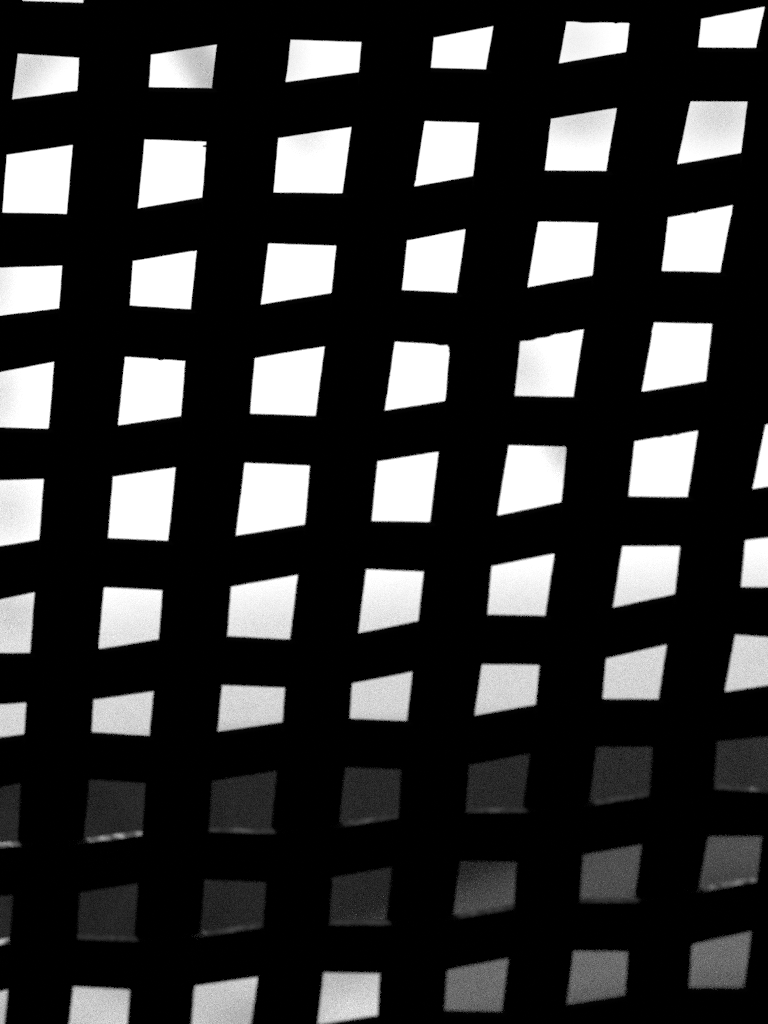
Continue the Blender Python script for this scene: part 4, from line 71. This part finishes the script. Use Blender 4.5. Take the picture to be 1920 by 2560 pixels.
# ------------------------------------------------------------------ sky and sun (overcast day)
SUN_EL, SUN_AZ = R(66), R(-60)          # azimuth from +Y towards +X
world = bpy.data.worlds.new('World')
scene.world = world
world.use_nodes = True
nt = world.node_tree
nt.nodes.clear()
N, L = nt.nodes, nt.links
def val(x):
    return x
def math_node(op, a, b=None, c=None, clamp=False, tree=None):
    t = tree or nt
    n = t.nodes.new('ShaderNodeMath'); n.operation = op; n.use_clamp = clamp
    for i, v in enumerate((a, b, c)):
        if v is None: continue
        if isinstance(v, (int, float)): n.inputs[i].default_value = v
        else: t.links.new(v, n.inputs[i])
    return n.outputs[0]
sky = N.new('ShaderNodeTexSky')
sky.sky_type = 'NISHITA'; sky.sun_disc = False
sky.sun_elevation = SUN_EL; sky.sun_rotation = SUN_AZ
sky.air_density = 1.0; sky.dust_density = 0.35
bw = N.new('ShaderNodeRGBToBW'); L.new(sky.outputs[0], bw.inputs[0])       # black and white photograph
tc = N.new('ShaderNodeTexCoord')
sep = N.new('ShaderNodeSeparateXYZ'); L.new(tc.outputs['Generated'], sep.inputs[0])
az = math_node('MULTIPLY', math_node('ARCTAN2', sep.outputs[0], sep.outputs[1]), 57.2958)
el = math_node('MULTIPLY', math_node('ARCSINE', sep.outputs[2]), 57.2958)
# ragged cloud edges
cmap = N.new('ShaderNodeCombineXYZ'); L.new(az, cmap.inputs[0]); L.new(el, cmap.inputs[1])
nz = N.new('ShaderNodeTexNoise'); nz.inputs['Scale'].default_value = 1.3; nz.inputs['Detail'].default_value = 6
L.new(cmap.outputs[0], nz.inputs['Vector'])
sepc = N.new('ShaderNodeSeparateColor'); L.new(nz.outputs['Color'], sepc.inputs[0])
azw = math_node('ADD', az, math_node('MULTIPLY', math_node('SUBTRACT', sepc.outputs[0], 0.5), 0.25))
elw = math_node('ADD', el, math_node('MULTIPLY', math_node('SUBTRACT', sepc.outputs[1], 0.5), 0.22))
# grey wisps of cloud: azimuth, elevation, half width, half height, slant, density
CLOUDS = [(-2.769, 5.673, 0.199, 0.431, 0.8, 0.55), (-1.318, 5.625, 0.066, 0.664, -0.35, 2.2), (-1.006, 5.657, 0.199, 0.299, -0.3, 0.18), (-0.641, 5.636, 0.149, 0.232, 0, 0.35), (1.826, 5.637, 0.199, 0.199, 0, 0.22), (1.823, 5.041, 0.431, 0.166, 0, 0.48), (2.948, 4.954, 0.365, 0.249, 0, 0.42), (-0.443, 5.029, 0.113, 0.093, 0, 0.7), (0.914, 4.616, 0.1, 0.083, 0, 0.3), (-3.134, 3.955, 0.166, 0.431, 0, 0.4), (-3.139, 3.01, 0.166, 0.365, 0, 0.45), (-3.145, 2.048, 0.315, 0.365, 0, 0.4), (1.199, 2.989, 0.249, 0.365, -0.3, 0.4), (1.571, 2.252, 0.166, 0.299, -0.4, 0.7), (-3.162, 1.17, 0.465, 0.365, 0, 0.5)]
dens = None
for (a0, e0, sa, se, sl, k) in CLOUDS:
    da = math_node('SUBTRACT', azw, a0); de = math_node('SUBTRACT', elw, e0)
    da = math_node('SUBTRACT', da, math_node('MULTIPLY', de, sl))
    qa = math_node('POWER', math_node('ABSOLUTE', math_node('DIVIDE', da, sa)), 2.0)
    qe = math_node('POWER', math_node('ABSOLUTE', math_node('DIVIDE', de, se)), 2.0)
    g = math_node('MULTIPLY', math_node('EXPONENT', math_node('MULTIPLY', math_node('ADD', qa, qe), -1.0)), k)
    dens = g if dens is None else math_node('MAXIMUM', dens, g)
# a low bank of stratus over the horizon, all the way round
bank = N.new('ShaderNodeMapRange'); bank.interpolation_type = 'SMOOTHSTEP'
L.new(elw, bank.inputs[0])
bank.inputs[1].default_value = 1.75; bank.inputs[2].default_value = 0.75
bank.inputs[3].default_value = 0.0; bank.inputs[4].default_value = 0.39
dens = math_node('MAXIMUM', dens, bank.outputs[0])
# mottling inside the clouds
mot = N.new('ShaderNodeTexNoise'); mot.inputs['Scale'].default_value = 24.0; mot.inputs['Detail'].default_value = 3
L.new(cmap.outputs[0], mot.inputs['Vector'])
dens = math_node('MULTIPLY', dens, math_node('ADD', 1.0, math_node('MULTIPLY', math_node('SUBTRACT', mot.outputs[0], 0.5), 6.0)), clamp=True)
cl = N.new('ShaderNodeMix'); cl.data_type = 'FLOAT'
lum = math_node('MULTIPLY', bw.outputs[0], math_node('SUBTRACT', 1.0, dens))
comb = N.new('ShaderNodeCombineColor')
for i in range(3): L.new(lum, comb.inputs[i])
bg = N.new('ShaderNodeBackground'); bg.inputs[1].default_value = 0.1
L.new(comb.outputs[0], bg.inputs[0])
wo = N.new('ShaderNodeOutputWorld'); L.new(bg.outputs[0], wo.inputs[0])

sun_data = bpy.data.lights.new('sun', 'SUN'); sun_data.energy = 1.5; sun_data.angle = R(10)
sun = bpy.data.objects.new('sun', sun_data); scene.collection.objects.link(sun)
sdir = Vector((math.sin(SUN_AZ) * math.cos(SUN_EL), math.cos(SUN_AZ) * math.cos(SUN_EL), math.sin(SUN_EL)))
sun.rotation_euler = sdir.to_track_quat('Z', 'Y').to_euler()
sun.location = sdir * 60

scene.view_settings.view_transform = 'Standard'
scene.view_settings.look = 'None'
scene.view_settings.exposure = 0.87
scene.view_settings.gamma = 1.0
scene.cycles.use_denoising = False
scene.cycles.use_adaptive_sampling = True      # few samples on flat tones: a grainy, high-speed-film look
scene.cycles.adaptive_min_samples = 8
scene.cycles.adaptive_threshold = 0.042
scene.cycles.filter_width = 1.7
scene.cycles.max_bounces = 6

# ------------------------------------------------------------------ materials (greys only)
def material(name, base, rough, scale=20.0, var=0.3, detail=6.0, spec=0.3, bump=0.0, coords='Object', stretch=None, pos=(0.3, 0.7), blotch=None):
    m = bpy.data.materials.new(name); m.use_nodes = True
    t = m.node_tree; b = t.nodes['Principled BSDF']
    tcn = t.nodes.new('ShaderNodeTexCoord'); src = tcn.outputs[coords]
    if stretch:
        mp = t.nodes.new('ShaderNodeMapping'); mp.inputs['Scale'].default_value = stretch
        t.links.new(src, mp.inputs[0]); src = mp.outputs[0]
    n = t.nodes.new('ShaderNodeTexNoise'); n.inputs['Scale'].default_value = scale; n.inputs['Detail'].default_value = detail
    n.inputs['Roughness'].default_value = 0.7
    t.links.new(src, n.inputs['Vector'])
    r = t.nodes.new('ShaderNodeValToRGB')
    lo, hi = base * (1 - var), base * (1 + var)
    r.color_ramp.elements[0].position = pos[0]; r.color_ramp.elements[0].color = (lo, lo, lo, 1)
    r.color_ramp.elements[1].position = pos[1]; r.color_ramp.elements[1].color = (hi, hi, hi, 1)
    t.links.new(n.outputs[0], r.inputs[0]); out = r.outputs[0]
    if blotch:                                          # large weather stains: scale, lightest, darkest factor
        n2 = t.nodes.new('ShaderNodeTexNoise'); n2.inputs['Scale'].default_value = 1.0; n2.inputs['Detail'].default_value = 3
        mp2 = t.nodes.new('ShaderNodeMapping'); mp2.inputs['Scale'].default_value = (blotch[0], blotch[0] * 0.12, 1.0)   # washed along the slope of the yard
        t.links.new(tcn.outputs[coords], mp2.inputs[0]); t.links.new(mp2.outputs[0], n2.inputs['Vector'])
        mr = t.nodes.new('ShaderNodeMapRange'); t.links.new(n2.outputs[0], mr.inputs[0])
        mr.inputs[1].default_value, mr.inputs[2].default_value, mr.inputs[3].default_value, mr.inputs[4].default_value = 0.35, 0.65, blotch[1], blotch[2]
        vm = t.nodes.new('ShaderNodeVectorMath'); vm.operation = 'SCALE'
        t.links.new(out, vm.inputs[0]); t.links.new(mr.outputs[0], vm.inputs['Scale']); out = vm.outputs[0]
    t.links.new(out, b.inputs['Base Color'])
    b.inputs['Roughness'].default_value = rough
    b.inputs['Specular IOR Level'].default_value = spec
    if bump:
        bp = t.nodes.new('ShaderNodeBump'); bp.inputs['Strength'].default_value = bump; bp.inputs['Distance'].default_value = 0.002
        t.links.new(n.outputs[0], bp.inputs['Height']); t.links.new(bp.outputs[0], b.inputs['Normal'])
    return m
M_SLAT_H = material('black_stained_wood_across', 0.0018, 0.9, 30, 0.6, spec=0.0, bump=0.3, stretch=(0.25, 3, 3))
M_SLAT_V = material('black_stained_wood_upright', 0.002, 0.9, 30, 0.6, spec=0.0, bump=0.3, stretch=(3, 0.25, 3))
M_SLAT_LIT = material('lit_edge_stained_wood_across', 0.004, 0.7, 60, 0.95, spec=0.2, bump=0.3)
def paint_ledge_light(m, spots):
    # skylight and glints painted as pale spots along the open stretches of the strip
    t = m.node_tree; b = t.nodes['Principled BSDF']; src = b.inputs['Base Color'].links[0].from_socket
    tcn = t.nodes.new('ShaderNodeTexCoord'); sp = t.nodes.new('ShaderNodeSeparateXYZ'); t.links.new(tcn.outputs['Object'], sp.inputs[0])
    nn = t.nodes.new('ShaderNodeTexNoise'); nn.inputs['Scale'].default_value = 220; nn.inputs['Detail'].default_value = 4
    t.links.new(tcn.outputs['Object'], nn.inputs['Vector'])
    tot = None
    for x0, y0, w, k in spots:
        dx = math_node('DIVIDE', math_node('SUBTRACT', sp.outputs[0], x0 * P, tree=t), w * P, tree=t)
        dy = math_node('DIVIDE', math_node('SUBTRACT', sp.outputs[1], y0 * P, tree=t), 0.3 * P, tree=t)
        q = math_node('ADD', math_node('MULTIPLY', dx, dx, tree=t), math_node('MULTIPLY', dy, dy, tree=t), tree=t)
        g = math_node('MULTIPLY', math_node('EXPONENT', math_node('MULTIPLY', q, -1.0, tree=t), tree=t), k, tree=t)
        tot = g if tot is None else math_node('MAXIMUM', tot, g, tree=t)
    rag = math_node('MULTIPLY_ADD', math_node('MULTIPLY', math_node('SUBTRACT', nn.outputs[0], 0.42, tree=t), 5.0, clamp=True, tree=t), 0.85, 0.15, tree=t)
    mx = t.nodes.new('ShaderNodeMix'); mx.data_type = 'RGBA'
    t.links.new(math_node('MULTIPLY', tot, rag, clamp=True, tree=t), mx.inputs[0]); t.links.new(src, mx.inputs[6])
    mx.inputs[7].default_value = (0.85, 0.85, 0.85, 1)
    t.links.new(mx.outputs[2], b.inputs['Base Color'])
paint_ledge_light(M_SLAT_LIT, [(-1.835, -3.05, 0.13, 1.0), (-1.685, -3.028, 0.1, 0.7), (-2.016, -3.06, 0.1, 0.5), (-2.673, -3.025, 0.08, 0.8), (-2.63, -4.023, 0.12, 1.0), (-2.782, -4.015, 0.1, 0.8), (-1.154, -4.114, 0.06, 0.5), (3.091, -3.001, 0.05, 0.25), (-0.876, -3.087, 0.19, 0.106), (0.104, -3.092, 0.19, 0.092), (1.089, -3.077, 0.19, 0.079), (2.031, -3.027, 0.19, 0.089), (3.013, -3.01, 0.19, 0.089), (-1.847, -4.095, 0.19, 0.053), (-0.877, -4.106, 0.19, 0.099), (0.101, -4.135, 0.19, 0.073), (1.084, -4.13, 0.19, 0.086), (2.04, -4.105, 0.19, 0.04), (3.001, -4.006, 0.19, 0.42), (2.84, -4.045, 0.19, 0.36), (3.164, -3.96, 0.19, 0.36)])
M_FRAME = material('dark_frame_wood', 0.012, 0.6, 12, 0.5)
M_LIGHT_BLOCK = material('black_light_block', 0.012, 0.9, 3, 0.3, spec=0.1)
SP = dict(spec=0.1, detail=4, pos=(0.44, 0.56))
M_GROUND = material('dark_gravel', 0.051, 0.95, 14.0, 0.95, blotch=(0.9, 0.75, 1.15), **SP)
M_PAVE = material('pale_concrete', 0.42, 0.9, 14.0, 0.5, blotch=(1.3, 0.72, 1.35), **SP)
M_GRAVEL = material('light_gravel', 0.100, 0.95, 14.0, 0.95, **SP)
M_GRASS = material('dark_grass', 0.02, 0.95, 16.0, 0.95, **SP)
M_WALL = material('dark_stone_wall', 0.042, 0.95, 16.0, 0.97, **SP)
M_ENDWALL = material('grey_stone_wall', 0.095, 0.95, 14.0, 0.97, **SP)
M_COPING = material('dark_coping_stone', 0.04, 0.95, 16.0, 0.95, **SP)

# ------------------------------------------------------------------ helpers
def link(name, me, mat, parent=None, matrix=None):
    me.materials.append(mat)
    o = bpy.data.objects.new(name, me); scene.collection.objects.link(o)
    if parent: o.parent = parent
    if matrix is not None: o.matrix_world = matrix
    return o
def mesh_from(name, verts, faces):
    me = bpy.data.meshes.new(name); me.from_pydata(verts, [], faces); me.update()
    return me
def tag(o, label, cat, group=None):
    o['label'] = label; o['category'] = cat
    if group: o['group'] = group
def box(bm, lo, hi, bevel=0.0):
    g = bmesh.ops.create_cube(bm, size=1.0)
    c = [(a + b) / 2 for a, b in zip(lo, hi)]; s = [b - a for a, b in zip(lo, hi)]
    for v in g['verts']: v.co = Vector((v.co[i] * s[i] + c[i] for i in range(3)))
    if bevel:
        es = list({e for v in g['verts'] for e in v.link_edges})
        bmesh.ops.bevel(bm, geom=es, offset=bevel, segments=2, profile=0.5, affect='EDGES')
def bm_mesh(name, bm):
    bmesh.ops.recalc_face_normals(bm, faces=bm.faces)
    me = bpy.data.meshes.new(name); bm.to_mesh(me); bm.free(); return me

# ------------------------------------------------------------------ ground outside
def sheet(name, pts, z, mat, sub=0):
    me = mesh_from(name, [(x, y, z) for x, y in pts], [list(range(len(pts)))])
    me.flip_normals() if me.polygons[0].normal.z < 0 else None
    o = link(name, me, mat); o['kind'] = 'structure'; return o
sheet('ground', [(-3000, -3000), (3000, -3000), (3000, 3000), (-3000, 3000)], -0.15, M_GROUND)
sheet('paving', [(-6.36, 57.07), (-2.55, 56.71), (-1.41, 57.16), (-0.05, 57.23), (0.11, 48.26), (0.05, 31.32), (-2.88, 34.44)], -0.146, M_PAVE)
sheet('gravel_path', [(0.05, 54.97), (1.25, 57.43), (3.64, 58.36), (2.84, 45.98), (1.2, 44.35), (0.13, 41.58)], -0.142, M_GRAVEL)
sheet('grass', [(1.67, 62.8), (2.83, 77.16), (5.81, 81.15), (4.24, 59.63), (2.67, 59.25)], -0.138, M_GRASS)

# long low wall along the yard, turning across its far end
def wall_ring(ps, off, z0, z1):
    ps = [Vector(p) for p in ps]; t = (ps[1] - ps[0]).normalized(); n = Vector((-t.y, t.x)) * off
    c = [ps[0] + n, ps[0] - n, ps[1] - n, ps[1] + n]
    bm = bmesh.new()
    vs = [bm.verts.new((p.x, p.y, z)) for z in (z0, z1) for p in c]
    for f in ((0, 1, 2, 3), (4, 5, 6, 7), (0, 1, 5, 4), (1, 2, 6, 5), (2, 3, 7, 6), (3, 0, 4, 7)): bm.faces.new([vs[k] for k in f])
    return bm
def wall(name, label, path, mat, top):
    root = bpy.data.objects.new(name, None); scene.collection.objects.link(root); root.location = (path[0][0], path[0][1], -0.15)
    tag(root, label, 'wall')
    path = [(x - path[0][0], y - path[0][1]) for x, y in path]
    for k in range(len(path) - 1):
        ps, h = path[k:k + 2], top + 0.02 * k
        link('wall_body', bm_mesh('wall_body', wall_ring(ps, 0.15, -0.05, h)), mat, root)
        link('coping', bm_mesh('coping', wall_ring(ps, 0.20, h + 0.002, h + 0.08)), M_COPING, root)
wall('boundary_wall', 'low dark wall beyond the woven screen, a near black blur through its lower left openings',
     [(-6.25, 56.01), (-1.67, 57.13), (2.51, 110.99)], M_WALL, 1.70)
wall('end_wall', 'far grey wall across the yard, a dim blur through the lower right openings of the screen',
     [(2.16, 111.69), (36.0, 119.0)], M_ENDWALL, 1.72)

# ------------------------------------------------------------------ the woven screen
SM = Matrix(SCREEN_M)
screen = bpy.data.objects.new('woven_screen', None); scene.collection.objects.link(screen)
screen.matrix_world = SM
tag(screen, 'black woven slat screen of wide flat strips with bright four-sided openings between them', 'screen')

def interp(nodes, x):
    if x <= nodes[0][0]: return nodes[0][1]
    for (a, va), (b, vb) in zip(nodes, nodes[1:]):
        if x <= b: return va + (vb - va) * ((x - a) / (b - a) if b > a else 0)
    return nodes[-1][1]
def samples(spans, lo, hi):
    xs = [lo]
    for i, (a, b) in enumerate(spans):
        xs += [a, a + (b - a) / 3, a + 2 * (b - a) / 3, b]
        if i < len(spans) - 1:
            n = 26; c = spans[i + 1][0]
            xs += [b + (c - b) * k / n for k in range(1, n)]
    xs.append(hi); return xs
def rough_edge(x, seed):
    return 0.0020 * noise.noise((x * 3.1, seed * 7.3, 0)) + 0.0016 * noise.noise((x * 11.0, seed * 3.7, 5)) + 0.0012 * noise.noise((x * 34.0, seed * 5.1, 9))
def slat(name, spans, signs, lo_nodes, hi_nodes, ext, across, seed, bumps):
    """One flat strip with softened edges, bowing over and under the strips it crosses."""
    d = T / 2
    xs = samples(spans, spans[0][0] - ext, spans[-1][1] + ext)
    pn = []
    for (a, b), s in zip(spans, signs): pn += [(a, s * d), (b, s * d)]
    verts, faces = [], []
    th = T * 0.49; ch = T * 0.05
    for x in xs:
        z = interp(pn, x)
        lo = interp(lo_nodes, x) + rough_edge(x, seed); hi = interp(hi_nodes, x) + rough_edge(x, seed + 0.37)
        for (e, x0, w, h) in bumps:
            q = abs(x - x0) / w
            if q < 1:
                k = h * (1 - q * q)
                if e == 0: lo -= k
                else: hi += k
        prof = [(lo + ch, z - th), (hi - ch, z - th), (hi, z - th + ch), (hi, z + th - ch),
                (hi - ch, z + th), (lo + ch, z + th), (lo, z + th - ch), (lo, z - th + ch)]
        for c, n in prof:
            verts.append((x * P, c * P, n * P) if across else (c * P, x * P, n * P))
    m = len(xs)
    for i in range(m - 1):
        for k in range(8):
            a, b = 8 * i + k, 8 * i + (k + 1) % 8
            faces.append((a, b, b + 8, a + 8) if not across else (a, a + 8, b + 8, b))
    faces += [tuple(range(8)), tuple(8 * (m - 1) + k for k in range(8))]
    bm = bmesh.new(); me0 = mesh_from(name, verts, faces); bm.from_mesh(me0); bpy.data.meshes.remove(me0)
    me = bm_mesh(name, bm)
    o = link(name, me, (M_SLAT_LIT if seed in LIT_EDGED else M_SLAT_H) if across else M_SLAT_V, screen)
    return o
EX = 4
LIT_EDGED = (12, 13)                        # two of the lower strips have lit upper edges painted in
# bumps: slat index -> [(edge 0 lower/left or 1 upper/right, position, half width, height)]
BH = {0: [(0, 1.302, 0.0116, 0.0137), (0, 1.109, 0.0869, 0.0078)], 3: [(0, 0.945, 0.0521, 0.0086), (0, 1.059, 0.0405, 0.007), (0, 1.219, 0.0261, 0.0059), (0, 1.122, 0.029, -0.0047), (0, 0.988, 0.0174, -0.0047), (0, -1.727, 0.0174, 0.0117), (0, 0.29, 0.0463, 0.0098)], 2: [(0, -1.54, 0.0087, 0.0137), (0, 2.041, 0.0116, 0.0098)], 4: [(0, 2.064, 0.029, 0.0078), (0, 2.124, 0.0145, 0.0117), (0, 1.996, 0.0232, 0.0078)]}
BV = {5: [(1, 1.581, 0.0313, -0.0058), (1, 1.536, 0.0117, 0.0029)], 6: [(0, 2.565, 0.0391, -0.0046)], 3: [(1, 3.043, 0.0156, 0.0035), (1, 3.008, 0.0156, -0.0058)], 4: [(0, 1.41, 0.0391, -0.0029)]}
HS, VSL = {}, {}
for i, h in enumerate(H):
    HS[i - EX] = slat('slat', h['x'], h['s'], h['b'], h['t'], 0.5, True, i, BH.get(i - EX, []))
for j, v in enumerate(V):
    VSL[j - EX] = slat('slat', v['x'], v['s'], v['l'], v['r'], 0.5, False, 40 + j, BV.get(j - EX, []))

# splinters and crumbs hanging in the corners of a few openings
def splinter(parent, pts, n0, thick):
    """pts: outline in screen units; a thin flake as thick as 'thick' at depth n0"""
    k = len(pts)
    verts = [(x * P, y * P, (n0 - thick) * P) for x, y in pts] + [(x * P, y * P, (n0 + thick) * P) for x, y in pts]
    faces = [tuple(range(k))[::-1], tuple(range(k, 2 * k))] + [(a, (a + 1) % k, k + (a + 1) % k, k + a) for a in range(k)]
    link('splinter', mesh_from('splinter', verts, faces), M_SLAT_V, parent)
for (par, idx, n0, pts) in [('v', 2, 0.0, [(-1.491, 3.448), (-1.511, 3.444), (-1.524, 3.441), (-1.509, 3.438), (-1.49, 3.43)]), ('v', 4, 0.0, [(0.372, 1.517), (0.368, 1.508), (0.36, 1.511), (0.355, 1.52), (0.36, 1.528), (0.368, 1.526)]), ('v', 4, 0.0, [(0.383, 1.491), (0.377, 1.48), (0.368, 1.483), (0.362, 1.494), (0.368, 1.503), (0.378, 1.501)]), ('v', 4, 0.0, [(0.374, 1.47), (0.371, 1.463), (0.364, 1.465), (0.361, 1.472), (0.365, 1.479), (0.371, 1.477)]), ('v', 4, 0.0, [(0.391, 1.452), (0.386, 1.441), (0.376, 1.444), (0.37, 1.455), (0.377, 1.465), (0.386, 1.463)]), ('v', 4, 0.0, [(0.362, 1.522), (0.358, 1.515), (0.352, 1.517), (0.348, 1.524), (0.352, 1.531), (0.358, 1.529)])]:
    splinter(HS[idx] if par == 'h' else VSL[idx], pts, n0, 0.008)

# timber frame round the slats
U0, U1 = (US[0][0] - 0.5) * P, (US[-1][1] + 0.5) * P
V0, V1 = (VS[-1][0] - 0.5) * P, (VS[0][1] + 0.5) * P
FW, FT = 0.05, 0.03
for lo, hi in (((U0 - FW, V0 - FW, -FT), (U1 + FW, V0, FT)), ((U0 - FW, V1, -FT), (U1 + FW, V1 + FW, FT)),
               ((U0 - FW, V0 + 0.0005, -FT), (U0, V1 - 0.0005, FT)), ((U1, V0 + 0.0005, -FT), (U1 + FW, V1 - 0.0005, FT))):
    bm = bmesh.new(); box(bm, lo, hi, 0.004)
    link('frame_rail', bm_mesh('frame_rail', bm), M_FRAME, screen)

# ------------------------------------------------------------------ unseen black shell round the camera, added to keep skylight off the slats
bm = bmesh.new()
box(bm, (-2.2, -2.0, 0.0), (2.2, 6.0, 3.2))
no = SM.to_3x3().col[2].normalized(); co = SM.translation
res = bmesh.ops.bisect_plane(bm, geom=bm.verts[:] + bm.edges[:] + bm.faces[:], plane_co=co, plane_no=no, clear_inner=True)
outer = [e for e in bm.edges if e.is_boundary]
ring = [bm.verts.new(SM @ Vector((u, v, 0))) for u, v in ((U0 - FW + .003, V0 - FW + .003), (U1 + FW - .003, V0 - FW + .003), (U1 + FW - .003, V1 + FW - .003), (U0 - FW + .003, V1 + FW - .003))]
inner = [bm.edges.new((ring[k], ring[(k + 1) % 4])) for k in range(4)]
bmesh.ops.triangle_fill(bm, use_beauty=True, use_dissolve=False, edges=outer + inner, normal=no)
me = bm_mesh('light_block_shell', bm)
shell = link('light_block_shell', me, M_LIGHT_BLOCK); shell['kind'] = 'structure'
